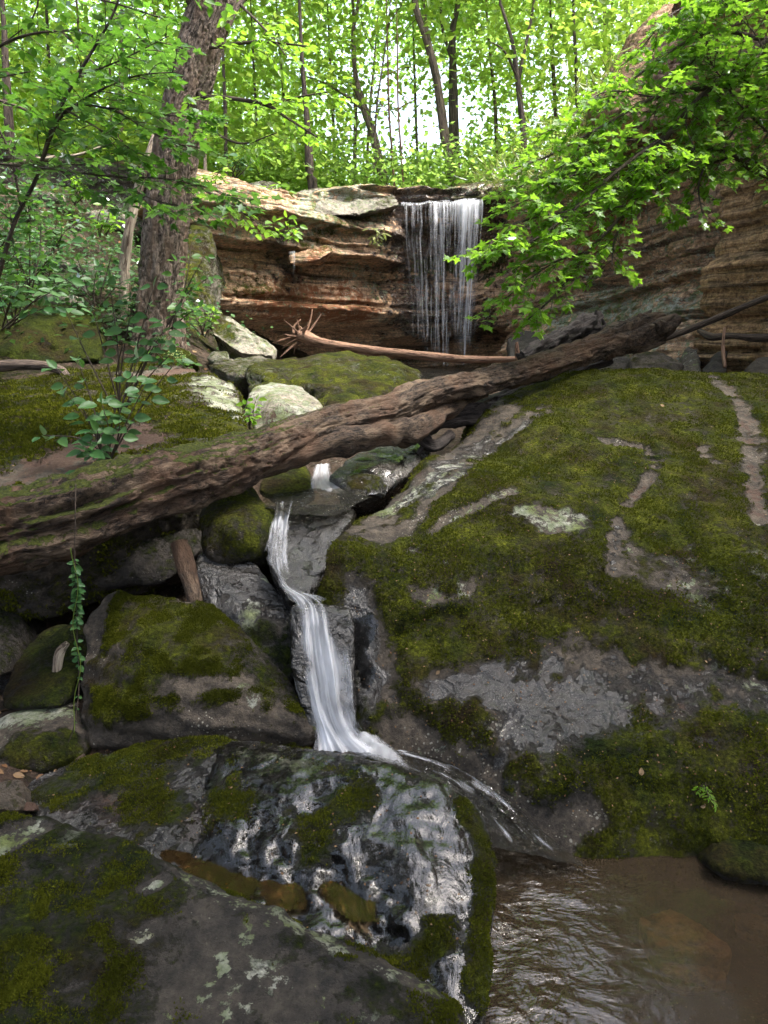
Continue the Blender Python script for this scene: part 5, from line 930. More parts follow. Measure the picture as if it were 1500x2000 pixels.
# ------------------------------------------------------------------ the maple on the right
rg = np.random.default_rng(33)
mp = empty('maple_tree', (4.6, 6.2, 1.7), 'bright green maple reaching in over the falls from the right edge', 'tree')
W = spline([(4.7, 6.3, 1.2, .16), (4.65, 6.2, 3, .14), (4.5, 6.1, 4.5, .13), (4.3, 5.9, 6, .11), (4.0, 5.6, 8, .08), (3.8, 5.3, 10, .05)], 60); tube_obj('trunk', [tube(W[:, :3], W[:, 3], 16, .12, 5, 4)], M['barkdark'], mp)
ML = [[(1680, 380, 6.0, 14), (1500, 338, 5.9, 11), (1440, 305, 5.8, 9), (1390, 290, 5.6, 5), (1330, 300, 5.4, 3)],
      [(1660, 0, 6.0, 12), (1500, 80, 5.9, 8), (1390, 170, 5.7, 7), (1300, 270, 5.5, 6), (1230, 400, 5.3, 4.5), (1150, 490, 5.2, 3.5), (1090, 570, 5.1, 2.5), (1030, 625, 5.0, 1.5)],
      [(1320, 250, 5.5, 5), (1210, 330, 5.3, 3.5), (1120, 410, 5.1, 3), (1040, 470, 4.95, 2), (950, 492, 4.8, 1)],
      [(1390, 170, 5.7, 5), (1280, 190, 5.5, 3), (1170, 250, 5.4, 2.5), (1070, 305, 5.3, 2), (985, 335, 5.2, 1)],
      [(1500, 80, 5.9, 5), (1400, 60, 5.8, 3.5), (1310, 100, 5.7, 2.5), (1225, 165, 5.6, 2), (1170, 215, 5.5, 1)],
      [(1230, 400, 5.3, 3), (1200, 470, 5.2, 2), (1195, 520, 5.1, 1)], [(1390, 290, 5.6, 3), (1365, 360, 5.5, 2), (1372, 420, 5.4, 1)], [(1330, 300, 5.4, 2.5), (1290, 350, 5.3, 2), (1310, 395, 5.3, 1)],
      [(1600, 120, 6, 4), (1480, 190, 5.8, 3), (1430, 260, 5.6, 2), (1400, 330, 5.5, 1)], [(1120, 410, 5.1, 2), (1000, 440, 4.95, 1.5), (935, 505, 4.85, 1)], [(1150, 490, 5.2, 2), (1070, 520, 5.0, 1.5), (965, 600, 4.9, 1)],
      [(1280, 190, 5.5, 2), (1180, 180, 5.4, 1.5), (1100, 240, 5.3, 1), (1040, 270, 5.3, .8)], [(1210, 330, 5.3, 2), (1110, 345, 5.15, 1.5), (1010, 400, 5.0, 1)], [(1620, -60, 6, 4), (1500, -10, 5.8, 3), (1400, 10, 5.7, 2), (1330, 40, 5.6, 1)],
      [(1540, 180, 5.9, 3), (1500, 260, 5.8, 2), (1455, 320, 5.7, 1)], [(1170, 250, 5.4, 1.5), (1090, 330, 5.25, 1.2), (1000, 370, 5.1, .8)], [(1400, 60, 5.8, 2), (1330, 150, 5.6, 1.5), (1270, 230, 5.5, 1)], [(1300, 270, 5.5, 2), (1200, 280, 5.35, 1.5), (1140, 330, 5.2, 1), (1060, 370, 5.1, .8)],
      [(1230, 400, 5.3, 2), (1130, 420, 5.15, 1.5), (1080, 470, 5.0, 1), (1000, 530, 4.9, .8)], [(1660, 260, 6, 4), (1520, 215, 5.8, 3), (1430, 130, 5.6, 2), (1350, 50, 5.5, 1)], [(1640, 40, 6, 4), (1480, 110, 5.7, 2.5), (1400, 200, 5.6, 1.5), (1340, 290, 5.5, 1)], [(1640, 340, 6, 3), (1530, 280, 5.8, 2), (1450, 210, 5.6, 1.5), (1380, 110, 5.5, 1)], [(1620, 120, 5.8, 3), (1520, 130, 5.6, 2), (1470, 60, 5.5, 1.2), (1400, -10, 5.4, 1)],
      [(1500, -40, 5.9, 3), (1400, -10, 5.7, 2), (1310, 30, 5.6, 1.5), (1240, 110, 5.5, 1)], [(1440, 305, 5.8, 3), (1330, 330, 5.6, 2), (1240, 340, 5.4, 1.5), (1180, 400, 5.3, 1)], [(1300, 270, 5.5, 2), (1250, 330, 5.4, 1.5), (1250, 390, 5.3, 1)],
      [(1390, 170, 5.7, 2), (1340, 230, 5.5, 1.5), (1360, 300, 5.4, 1)]]
nl = leafy(mp, ML, 'maple', 'barkdark', T_MAPLE, rg, lsz=.057, gap=.036, ln=(.18, .46), lgap=.048, droop=.16, jitter=.38, start=.10)
# the rest of its crown, above the frame
n = 7000; c = np.column_stack([rg.normal(5.6, .9, 260), rg.normal(7.5, 1.3, 260), rg.uniform(6.2, 10, 260)]); pos = c[rg.integers(0, 260, n)]+rg.normal(0, .35, (n, 3))*[1, 1, .35]
V, Fc, rr = leaf_arrays(T_BG, pos, rg.normal(0, 1, (n, 3))*[1, 1, .3], UP+rg.normal(0, .4, (n, 3)), rg.uniform(.10, .16, n), rg.random(n)); tag(obj('crown', V, Fc, M['shade_canopy'], mp, attrs={'rnd': rr}, smooth=False), kind='stuff')

# ------------------------------------------------------------------ saplings on the left
rg = np.random.default_rng(44)
sp = empty('maple_sapling', P(-40, 640, 4.4), 'young maple with thin stems leaning in from the left edge', 'sapling')
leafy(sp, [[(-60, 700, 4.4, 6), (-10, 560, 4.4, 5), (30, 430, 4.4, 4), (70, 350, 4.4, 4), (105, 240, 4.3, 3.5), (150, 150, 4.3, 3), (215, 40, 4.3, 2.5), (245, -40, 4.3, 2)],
           [(75, 330, 4.4, 3.5), (130, 215, 4.2, 2.5), (220, 212, 4.1, 2), (330, 225, 4.0, 1.6), (430, 232, 4.0, 1)], [(105, 240, 4.3, 3), (170, 190, 4.1, 2), (260, 150, 3.9, 1.5), (350, 140, 3.9, 1)],
           [(-20, 190, 4.4, 3), (40, 210, 4.3, 2.5), (75, 230, 4.3, 2), (150, 270, 4.2, 1)], [(0, 320, 4.4, 2.5), (100, 330, 4.2, 2), (220, 345, 4.1, 1.6), (330, 350, 4.0, 1.3), (430, 375, 3.95, 1), (480, 400, 3.9, .7)],
           [(150, 150, 4.3, 2), (230, 120, 4.1, 1.5), (330, 70, 4.0, 1)], [(40, 400, 4.4, 2.5), (20, 300, 4.4, 2), (-20, 220, 4.4, 1.5)], [(220, 212, 4.1, 1.5), (300, 260, 4.0, 1.2), (370, 290, 3.9, 1)],
           [(220, 345, 4.1, 1.5), (300, 390, 4.0, 1.2), (400, 410, 3.9, .9)], [(130, 215, 4.2, 2), (190, 250, 4.1, 1.5), (270, 300, 4.0, 1)]],
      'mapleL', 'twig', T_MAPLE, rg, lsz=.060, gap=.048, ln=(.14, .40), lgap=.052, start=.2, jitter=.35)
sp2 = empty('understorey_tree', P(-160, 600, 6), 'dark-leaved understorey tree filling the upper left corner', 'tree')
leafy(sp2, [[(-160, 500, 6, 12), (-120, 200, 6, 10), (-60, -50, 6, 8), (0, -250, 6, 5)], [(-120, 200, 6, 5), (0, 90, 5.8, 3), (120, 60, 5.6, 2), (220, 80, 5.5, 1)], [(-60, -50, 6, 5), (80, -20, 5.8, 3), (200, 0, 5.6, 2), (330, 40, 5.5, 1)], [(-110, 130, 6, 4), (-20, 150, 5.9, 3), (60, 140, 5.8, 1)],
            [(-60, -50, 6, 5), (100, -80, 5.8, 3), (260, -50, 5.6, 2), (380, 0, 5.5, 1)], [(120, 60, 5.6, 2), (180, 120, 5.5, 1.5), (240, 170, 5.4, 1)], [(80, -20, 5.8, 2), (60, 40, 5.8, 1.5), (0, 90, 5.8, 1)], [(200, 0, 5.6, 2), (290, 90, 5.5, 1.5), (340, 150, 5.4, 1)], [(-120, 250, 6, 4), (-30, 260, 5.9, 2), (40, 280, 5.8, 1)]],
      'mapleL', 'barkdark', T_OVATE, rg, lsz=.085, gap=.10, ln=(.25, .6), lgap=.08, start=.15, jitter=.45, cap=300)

# ------------------------------------------------------------------ shrubs and small plants
def stemmy(name, label, base, tips, lsz, mat, tmpl, rg, w=1.6, cat='shrub', pairs=5, cap=300, droop=.1, wood='twig', flowers=(), open_=.25):
    root = empty(name, P(*base), label, cat); pos, dr, nm, sz = [], [], [], []
    for t in tips:
        b = (base[0]+rg.normal(0, 6), base[1]+rg.normal(0, 3), base[2]+rg.normal(0, .04)); mid = ((b[0]+t[0])/2+rg.normal(0, 6), (b[1]+t[1])/2-abs(t[0]-b[0])*.12, (b[2]+t[2])/2)
        W = spline([PR(*b, w), PR(*mid, w*.8), PR(*t, w*.4)], 16); tube_obj('stem', [tube(W[:, :3], W[:, 3], 5)], M[wood], root)
        for k in range(pairs):
            f = 1-k*(1-open_)/pairs; j = int(f*15); p = W[j, :3]; d = unit(W[min(j+1, 15), :3]-W[max(j-1, 0), :3]+1e-6); a = rg.uniform(0, 3.14)
            for sg in (-1, 1):
                o_ = np.array([math.cos(a+k*1.57)*sg, math.sin(a+k*1.57)*sg, 0]); ld = unit(o_+d*.35-UP*(droop+.25)); pos.append(p+ld*lsz*.3); dr.append(ld); nm.append(UP*.9+rg.normal(0, .3, 3)-np.array([0, .75, 0])); sz.append(lsz*rg.uniform(.6, 1.15)*(1 if k < 3 else .8))
        pos.append(W[-1, :3]); dr.append(unit(rg.normal(0, .6, 3)+d*.5)); nm.append(UP-np.array([0, .4, 0])+rg.normal(0, .25, 3)); sz.append(lsz*.8)
    leaves_for(root, pos, dr, nm, sz, tmpl, M[mat], cap)
    for f in flowers:
        c = P(*f); n = 70; p = c+rg.normal(0, 1, (n, 3))*[.028, .028, .010]; V, Fc, rr = leaf_arrays(T_BG, p, rg.normal(0, 1, (n, 3)), UP+rg.normal(0, .3, (n, 3)), np.full(n, .010), rg.random(n)); obj('flower_head', V, Fc, M['flower'], root, attrs={'rnd': rr}, smooth=False)
    return root
rg = np.random.default_rng(55)
stemmy('hydrangea_shrub', 'slender broad-leaved shrub rising in front of the mossy slab behind the log', (210, 905, 3.5), [(85, 850, 3.45), (125, 760, 3.5), (150, 700, 3.5), (200, 790, 3.4), (190, 840, 3.35), (250, 740, 3.55), (110, 720, 3.55), (280, 760, 3.5), (145, 935, 3.3), (235, 820, 3.4), (345, 705, 3.6), (170, 880, 3.35), (270, 700, 3.6)], .085, 'shrub', T_OVATE, rg, 1.8, pairs=4, flowers=[(350, 692, 3.6)])
stemmy('hydrangea_shrub', 'spreading broad-leaved shrub in front of the big trunk', (235, 800, 4.2), [(215, 560, 4.1), (300, 665, 4.0), (335, 690, 4.0), (260, 590, 4.1), (180, 600, 4.2), (345, 610, 4.1), (240, 670, 4.0), (130, 610, 4.3), (300, 560, 4.2), (320, 650, 4.0)], .085, 'shrub', T_OVATE, rg, 1.8, pairs=3, flowers=[(322, 660, 4.0)], open_=.6)
stemmy('hydrangea_shrub', 'low arching shrub with drooping leaves at the left edge', (10, 640, 5.0), [(-20, 540, 4.8), (60, 540, 4.8), (100, 570, 4.7), (150, 600, 4.7), (80, 600, 4.7), (30, 570, 4.6), (130, 545, 4.8)], .10, 'shrub', T_OVATE, rg, 1.6, pairs=3, open_=.5)
stemmy('understorey_shrub', 'tall leafy shrub between snag and big trunk', (330, 640, 7.0), [(380, 560, 6.9), (400, 500, 7), (345, 510, 7), (375, 470, 7.2), (390, 600, 6.8), (360, 590, 6.8), (410, 540, 7)], .10, 'mapleL', T_OVATE, rg, 1.6, pairs=5)
stemmy('understorey_shrub', 'shaded shrub on the slope left of the snag', (190, 600, 7.6), [(150, 500, 7.6), (190, 520, 7.6), (220, 490, 7.6), (120, 540, 7.6), (170, 470, 7.8), (240, 550, 7.5), (90, 500, 7.8)], .11, 'shrub', T_OVATE, rg, 1.4, pairs=5)
stemmy('understorey_shrub', 'leafy sapling on the slope at the far left edge', (60, 560, 6.5), [(20, 420, 6.5), (80, 440, 6.5), (60, 370, 6.5), (0, 480, 6.5), (100, 500, 6.4), (40, 500, 6.4)], .10, 'mapleL', T_OVATE, rg, 1.6, pairs=6)
stemmy('small_plant', 'leafy sprig growing in the crack beside the pale boulder', (488, 835, 4.9), [(480, 790, 4.8), (495, 800, 4.8), (488, 815, 4.75), (500, 780, 4.85)], .06, 'maple', T_OVATE, rg, 1.2, cat='plant', pairs=4)
stemmy('small_plant', 'fern-like plant clinging to the cliff left of the falls', (560, 470, 11.9), [(535, 435, 11.6), (560, 425, 11.6), (580, 440, 11.6), (545, 455, 11.5), (575, 460, 11.5)], .15, 'maple', T_OVATE, rg, 1, cat='plant', pairs=4)
stemmy('small_plant', 'wispy yellow-green plant hanging from the cliff near the falls', (745, 450, 12.9), [(730, 465, 12.7), (750, 455, 12.6), (725, 445, 12.7), (738, 475, 12.6)], .14, 'grass', T_LANCE, rg, 1, cat='plant', pairs=4)
stemmy('small_plant', 'tuft of leaves on the cliff top by the small roots', (545, 380, 12.8), [(520, 365, 12.6), (545, 360, 12.6), (560, 372, 12.6), (530, 378, 12.5)], .14, 'maple', T_OVATE, rg, 1, cat='plant', pairs=4)
stemmy('small_fern', 'tiny fern sprouting from the moss above the pool', (1375, 1530, 2.2), [(1365, 1545, 2.17), (1385, 1560, 2.16), (1398, 1575, 2.15), (1380, 1540, 2.16)], .022, 'maple', T_LANCE, rg, .6, cat='fern', pairs=5)
for k, (x, y, d, s, lab) in enumerate([(0, 470, 7.5, .1, 'low leafy plant at the left edge of the slope'), (110, 470, 8.5, .1, 'low leafy plant among the stones left of the snag'), (200, 440, 9.5, .11, 'low leafy plant below the pale dead branch'), (60, 400, 9.5, .11, 'pale low plant on the upper left slope'), (290, 520, 9.5, .11, 'leafy plant against the shaded side of the big trunk'), (420, 355, 12, .14, 'leafy plant on the rim right of the big trunk'), (460, 330, 13.5, .15, 'bushy plant on the rim above the tilted slab'), (30, 600, 6.6, .08, 'ivy-like plant spilling over the dark green boulder'), (395, 640, 8.6, .08, 'leafy sprig at the foot of the tall mossy block'), (250, 600, 8, .09, 'low plant at the foot of the snag'), (340, 730, 6.6, .07, 'tiny seedling on the mossy slab'), (150, 380, 11, .13, 'leafy plant near the top of the left slope'), (90, 520, 7.4, .09, 'glossy plant above the dark green boulder')]):
    stemmy('ground_plant', lab, (x, y+18, d), [(x+rg.normal(0, 35)*7/d, y-rg.uniform(0, 55)*7/d, d-.1) for _ in range(6)], s, ['shrub', 'mapleL', 'maple'][k % 3], T_OVATE, rg, 1.2, cat='plant', pairs=4)
# hanging vine
vn = empty('hanging_vine', P(148, 945, 2.62), 'thin leafy vine hanging from the left part of the log', 'vine')
vp = [(148, 945, 2.66), (147, 1020, 2.60), (146, 1090, 2.58), (150, 1170, 2.56), (151, 1260, 2.54), (155, 1320, 2.53), (150, 1390, 2.50), (138, 1440, 2.45), (112, 1485, 2.42)]
W = spline([PR(*p, 1.1) for p in vp], 90); tube_obj('stem', [tube(W[:, :3], W[:, 3], 5)], M['twig'], vn)
W2 = W.copy(); W2[:, 0] += .012*np.sin(np.arange(90)*.25); W2[:, 1] -= .01; tube_obj('stem', [tube(W2[20:80, :3], W2[20:80, 3]*.8, 5)], M['grass'], vn)
pos, dr, nm, sz = [], [], [], []
for j in list(range(24, 46)) + [30, 34, 38, 40, 42, 50, 52, 54, 55, 56, 58, 62, 68, 72, 76]:
    for sg in (-1, 1):
        pos.append(W[j, :3]); dr.append(unit([sg*rg.uniform(.5, 1), rg.normal(0, .4), -rg.uniform(-.1, .9)])); nm.append(np.array([0, -.6, .8])+rg.normal(0, .25, 3)); sz.append(rg.uniform(.018, .038)*(1 if j < 60 else .5))
leaves_for(vn, pos, dr, nm, sz, T_LANCE if 0 else T_OVATE, M['shrub'])
# grass on the bank
def grass(label, poly_pts, n, ln, rg, hang=.3):
    pos = np.array([P(*[np.interp(rg.random(), [0, 1], [0, 0])+v for v in poly_pts[rg.integers(len(poly_pts))]]) for _ in range(n)])+rg.normal(0, 1, (n, 3))*[.35, .3, .12]
    d = rg.normal(0, .45, (n, 3))+np.array([-.25, -.35, .5-hang]); V, Fc, rr = leaf_arrays((T_LANCE[0]*[.22, 1, 1], T_LANCE[1]), pos, d, rg.normal(0, 1, (n, 3)), rg.uniform(.5, 1.2, n)*ln, rg.random(n))
    o = obj('grass', V, Fc, M['grass'], attrs={'rnd': rr}, smooth=False); tag(o, label, 'grass', kind='stuff')
grass('yellow-green grass hanging over the bank edge upper right', [(1110, 370, 11.6), (1150, 330, 11.4), (1120, 300, 12), (1170, 290, 11), (1190, 240, 10.6), (1200, 180, 10.4), (1160, 250, 11.6), (1050, 350, 12.6), (1000, 345, 13.6), (1060, 360, 12.4)], 3400, .24, rg)

# ------------------------------------------------------------------ woods
rg = np.random.default_rng(66)
def bg_tree(label, pts, mat, leafm, rg, nb=12, bl=(1.2, 3.2), k=45, lsz=.13, cr=.35, group='trees standing above the cliff', bare=False, lo=.45, forks=()):
    p0 = P(*pts[0][:3]); root = empty('woodland_tree', p0, label, 'tree', group)
    Wp = [PR(*p) for p in pts]; b0 = list(Wp[0]); b0[2] -= 1.6; b0[3] *= 1.15; top = np.array(Wp[-1]); prev = np.array(Wp[-2]); dirn = (top-prev)[:3]; dirn = unit(dirn*[.6, .6, 1]+UP*.4)
    ext = [list(top[:3]+dirn*e)+[top[3]*f] for e, f in ((2.2, .75), (4.8, .4), (7, .15))] if pts[-1][1] < 30 else []
    W = spline([b0]+Wp+ext, 70); tube_obj('trunk', [tube(W[:, :3], W[:, 3], 12, .14, 4, int(rg.integers(99)))], M[mat], root)
    tw = []; cl = []
    for f in forks:
        Wf = spline([PR(*p) for p in f], 24); tube_obj('limb', [tube(Wf[:, :3], Wf[:, 3], 9, .14, 5, 3)], M[mat], root); cl += [Wf[-1, :3], Wf[-6, :3]]
    for b in range(nb):
        j = int(rg.uniform(lo, 1)**.8*69); p = W[j, :3]; a = rg.uniform(0, 6.28); d = unit([math.cos(a), math.sin(a), rg.uniform(-.1, .8)]); l = rg.uniform(*bl); w = [p]
        for q_ in range(6):
            d = unit(d+rg.normal(0, .2, 3)+UP*.03); w.append(w[-1]+d*l/6)
            if q_ >= 1 and not bare:
                for _ in range(2): cl.append(w[-1]+rg.normal(0, .45, 3)*[1, 1, .5])
        w = np.array(w); tw.append(tube(w, np.linspace(max(W[j, 3]*.3, .012), .006, len(w)), 5))
    o = tube_obj('limb', tw, M[mat], root)
    if cl and not bare:
        cl = np.array(cl); n = len(cl)*k; c = np.repeat(cl, k, 0); pos = c+rg.normal(0, cr, (n, 3))*[1, 1, .38]
        V, Fc, rr = leaf_arrays(T_BG, pos, rg.normal(0, 1, (n, 3))*[1, 1, .4], UP+rg.normal(0, .5, (n, 3)), rg.uniform(.6, 1.15, n)*lsz, rg.random(n)); obj('crown', V, Fc, M[leafm], root, attrs={'rnd': rr}, smooth=False)
    return root
bg_tree('tall pale-brown tree with a slight lean just right of centre above the falls', [(887, 372, 17, 10), (868, 260, 17, 9), (852, 150, 17, 8), (828, 60, 17, 7), (810, 0, 17, 6)], 'bark', 'bgleaf', rg, forks=[[(850, 130, 17, 4), (835, 60, 17.3, 3), (825, -20, 17.5, 2)]])
bg_tree('dark upright tree close beside the pale-brown one above the falls', [(890, 368, 18.5, 9), (886, 250, 18.5, 10), (885, 150, 18.5, 8), (884, 60, 18.5, 6), (895, 0, 18.6, 5)], 'barkdark', 'bgleaf', rg, forks=[[(884, 120, 18.5, 4), (865, 60, 18.5, 3), (860, 0, 18.5, 2)]])
bg_tree('dark slender forked tree on the bank right of the falls', [(1024, 300, 16, 6), (1016, 200, 16, 6), (1010, 150, 16, 5), (1000, 80, 16, 4), (982, 20, 16, 3), (975, -20, 16, 3)], 'barkdark', 'bgleaf', rg, forks=[[(1012, 160, 16, 4), (1022, 110, 16, 3), (1035, 50, 16.2, 3), (1045, -10, 16.2, 2)], [(1010, 150, 16, 3), (985, 100, 15.8, 2), (955, 80, 15.8, 1)]])
bg_tree('thick leaning vine-wrapped tree left of the falls', [(752, 375, 18, 9), (742, 320, 18, 9), (728, 260, 18, 8), (712, 215, 18, 8), (695, 150, 18, 5), (690, 60, 18, 4), (700, 0, 18, 3)], 'bark', 'bgleaf3', rg, forks=[[(712, 215, 18, 5), (680, 190, 18, 3.5), (640, 165, 18, 2), (600, 150, 18, 1.5)], [(715, 220, 18, 4), (690, 170, 18, 3), (660, 150, 18.3, 1.5)]], nb=8, lo=.6)
bg_tree('thin straight dark tree left of the leaning vine-wrapped one', [(692, 368, 20, 4), (694, 250, 20, 4), (693, 130, 20, 4), (690, 20, 20, 3), (688, -10, 20, 3)], 'bark', 'bgleaf2', rg)
bg_tree('stout dark-trunked tree on the rim beside the left outcrop', [(612, 376, 15.5, 9), (606, 340, 15.5, 9), (603, 300, 15.5, 8), (600, 240, 15.5, 6), (590, 120, 15.5, 4), (585, 0, 15.5, 3)], 'barkdark', 'maple', rg, nb=16, lsz=.12)
for k, (a, b, c, hw, d, m, l, bare, lab) in enumerate([(770, 760, 755, 2.2, 16.5, 'palewood', 'bgleaf', True, 'thin reddish dead sapling just left of the falls'), (788, 778, 775, 2, 16, 'palewood', 'bgleaf', True, 'dead sapling beside the left edge of the falls'), (730, 735, 762, 2.2, 17, 'bark', 'bgleaf3', True, 'bare crooked sapling behind the vine-wrapped tree'), (817, 812, 806, 3, 22, 'bark', 'bgleaf2', False, 'slim tree seen through the gap above the falls'),
      (443, 440, 432, 4, 16, 'barkdark', 'bgleaf', False, 'slim dark tree right of the big trunk'), (402, 400, 405, 3.5, 14, 'snag', 'maple', False, 'thin pale sapling pressed behind the big trunk'), (237, 236, 238, 6, 16, 'bark', 'bgleaf', False, 'short-boled tree behind the left slope beside the snag'), (218, 216, 212, 3, 17, 'bark', 'bgleaf2', False, 'thin tree left of the short-boled one'), (560, 556, 540, 3, 22, 'bark', 'bgleaf2', False, 'thin tree between the big trunk and the dark stout one'),
      (655, 650, 640, 3.5, 23, 'bark', 'bgleaf', False, 'thin distant tree left of the straight dark one'), (970, 968, 950, 4, 21, 'bark', 'bgleaf2', False, 'pale distant tree left of the forked one'), (1090, 1085, 1075, 5, 19, 'barkdark', 'bgleaf', False, 'tree on the bank behind the grassy edge'), (1150, 1130, 1120, 5, 17, 'barkdark', 'bgleaf', False, 'tree leaning out above the grassy bank upper right'), (110, 100, 90, 5, 17, 'barkdark', 'bgleaf', False, 'dim tree at the back of the left slope'),
      (22, 16, 5, 9, 14, 'barkdark', 'mapleL', False, 'dark trunk standing at the upper left edge'), (505, 500, 490, 3, 18, 'barkdark', 'bgleaf', False, 'thin tree above the outcrop with small roots'), (1200, 1190, 1180, 6, 20, 'bark', 'bgleaf3', False, 'tree high behind the dark overhanging outcrop'), (715, 722, 740, 3, 26, 'bark', 'bgleaf2', True, 'faint leaning far trunk in the bright gap'), (160, 165, 150, 4, 20, 'bark', 'bgleaf2', False, 'far slim tree above the pale dead branch'), (330, 330, 300, 6, 22, 'bark', 'bgleaf', False, 'far tree left of the big trunk')]):
    bg_tree(lab, [(a, 372 if 380 < a < 1000 else 300, d, hw), (b, 220, d, hw*.9), ((b+c)/2, 120, d, hw*.75), (c, 10, d, hw*.5)], m, l, rg, bare=bare, nb=9 if bare else 11, lo=.1 if bare else .4, bl=(.5, 1.3) if bare else (1.2, 3))
def clumps(name, label, C, k, rad, lsz, mat, rg, flat=.4):
    n = len(C)*k; rd = np.repeat(rad, k) if np.ndim(rad) else rad; pos = np.repeat(C, k, 0)+rg.normal(0, 1, (n, 3))*[1, 1, flat]*np.reshape(rd, (-1, 1)); ls = np.repeat(lsz, k) if np.ndim(lsz) else lsz
    V, Fc, rr = leaf_arrays(T_BG, pos, rg.normal(0, 1, (n, 3))*[1, 1, .5], UP+rg.normal(0, .6, (n, 3)), rg.uniform(.6, 1.2, n)*ls, rg.random(n)); o = obj(name, V, Fc, M[mat], attrs={'rnd': rr}, smooth=False, origin=(0, 0, 0)); tag(o, label, 'foliage', kind='stuff')
def floor_z(x, y):
    h = SURF['forest_floor'][0].ray_cast(Vector((x, y, 90)), Vector((0, 0, -1)))[0]; return h.z if h else 6
for mat, lab, nC, r0, r1, lo, hi, seed in [('bgleaf3', 'bright yellow-green leaves of the near woods behind the falls', 2600, 16.5, 24, 0, 9, 1), ('bgleaf', 'sunlit green leaves filling the middle of the woods', 3400, 22, 34, 0, 16, 2), ('bgleaf2', 'cooler green foliage of the farthest woods', 3400, 32, 52, 0, 22, 3)]:
    g_ = np.random.default_rng(seed); C = []
    while len(C) < nC:
        a = g_.uniform(-.72, .72); r_ = g_.uniform(r0, r1); x, y = r_*math.sin(a), r_*math.cos(a)
        t = g_.random()**1.7; zf_ = floor_z(x, y); z = zf_+.2+t*(hi-lo)
        el = math.atan2(z-CAM_H, r_)
        den = fbm(np.array([[a*9, el*14, seed*3.1+r_*.05]]), 3, 70+seed)[0]
        gap = math.exp(-((a-.0)/.055)**2-((el-.26)/.10)**2)+.9*math.exp(-((a-.21)/.035)**2-((el-.33)/.05)**2)+.9*math.exp(-((a+.34)/.05)**2-((el-.36)/.05)**2)+.8*math.exp(-((a-.08)/.03)**2-((el-.27)/.05)**2)
        if den+.38-gap*.62-.012*max(0, z-14) > g_.uniform(0, .25): C.append((x, y, z))
    clumps('woods', lab, np.array(C), 30, (.5+.006*r1), .13+.003*r1, mat, g_)
g_ = np.random.default_rng(9); C = []
while len(C) < 900:   # the wood goes on round the sides and behind
    a = g_.uniform(.8, 2*math.pi-.8); r_ = g_.uniform(10, 30); x, y = r_*math.sin(a), r_*math.cos(a); C.append((x, y, 2+.1*r_+g_.random()**.8*13))
clumps('woods', 'leaves of the wood closing round the ravine', np.array(C), 34, .95, .42, 'shade_canopy', g_, .5)
C = np.column_stack([g_.uniform(-9, 9, 170), g_.uniform(-9, -.5, 170), g_.uniform(8, 13, 170)])  # unseen leaf clumps over and behind the camera, added to darken the foreground
clumps('shade_canopy', 'unseen leaves added overhead to shade the foreground', C, 34, .7, .26, 'shade_canopy', g_, .4)
C = np.column_stack([g_.uniform(1.2, 8, 300), g_.uniform(-4, 2.6, 300), g_.uniform(7.5, 12.5, 300)])  # unseen leaf clumps set between sun and foreground to shade it
clumps('shade_canopy', 'unseen leaves added on the sun side to shade the lower pool', C, 34, .6, .24, 'shade_canopy', g_, .4)
C = np.column_stack([g_.uniform(-11, -6, 160), g_.uniform(1, 11, 160), g_.uniform(7.5, 12, 160)])  # unseen leaf clumps, set back to let more light in
clumps('shade_canopy', 'unseen leaves high over the left slope', C, 34, .6, .2, 'shade_canopy', g_, .4)

def tufts(key, label, n, thr=.66, ln=.008):
    _, o, V, Q, mo = SURF[key]; rgm = np.random.default_rng(n); c = V[Q].mean(1); m = mo[Q].mean(1)
    ar = np.linalg.norm(np.cross(V[Q[:, 2]]-V[Q[:, 0]], V[Q[:, 3]]-V[Q[:, 1]]), axis=1); nn = np.cross(V[Q[:, 2]]-V[Q[:, 0]], V[Q[:, 3]]-V[Q[:, 1]]); nn /= np.linalg.norm(nn, axis=1)[:, None]+1e-12
    q = c-np.array([0, 0, CAM_H]); zc = q[:, 1]*CT-q[:, 2]*ST; yc = q[:, 1]*ST+q[:, 2]*CT; vis = (zc > .3) & (np.abs(q[:, 0]/zc) < .62) & (np.abs(yc/zc) < .8) & ((nn*q).sum(1) < .05)
    w = ar*vis*sstep(thr-.15, thr+.25, m+.5*fbm(c*13, 4, 8)+.3*fbm(c*3, 3, 18))/np.maximum(zc, 1)**1.0
    if w.sum() <= 0: return
    f = rgm.choice(len(Q), n, p=w/w.sum()); a = rgm.random((n, 1)); b = rgm.random((n, 1)); q4 = V[Q[f]]
    p = (q4[:, 0]*(1-a)+q4[:, 1]*a)*(1-b)+(q4[:, 3]*(1-a)+q4[:, 2]*a)*b
    d = nn[f]+rgm.normal(0, .55, (n, 3)); L = ln*rgm.uniform(.5, 1.3, n); x, y, z = frames(d, rgm.normal(0, 1, (n, 3))); W_ = .32
    VV = np.stack([p-x*(L*W_)[:, None], p+x*(L*W_)[:, None], p+y*L[:, None]], 1).reshape(-1, 3)
    rn = np.clip(.5+.9*fbm(p*6, 3, 4)+rgm.normal(0, .2, n), 0, 1)
    t = obj('moss_tufts', VV, np.arange(3*n).reshape(-1, 3), M['mossblade'], o, attrs={'rnd': np.repeat(rn, 3)}, smooth=False); tag(t, kind='stuff')
tufts('giant_boulder', '', 120000, .72, .012)
tufts('mossy_boulder', '', 40000, .70, .006); tufts('mossy_boulder.001', '', 40000, .80, .008); tufts('wet_boulder', '', 30000, .66, .007); tufts('mossy_slab', '', 40000, .66, .018)
g_ = np.random.default_rng(19); C = []
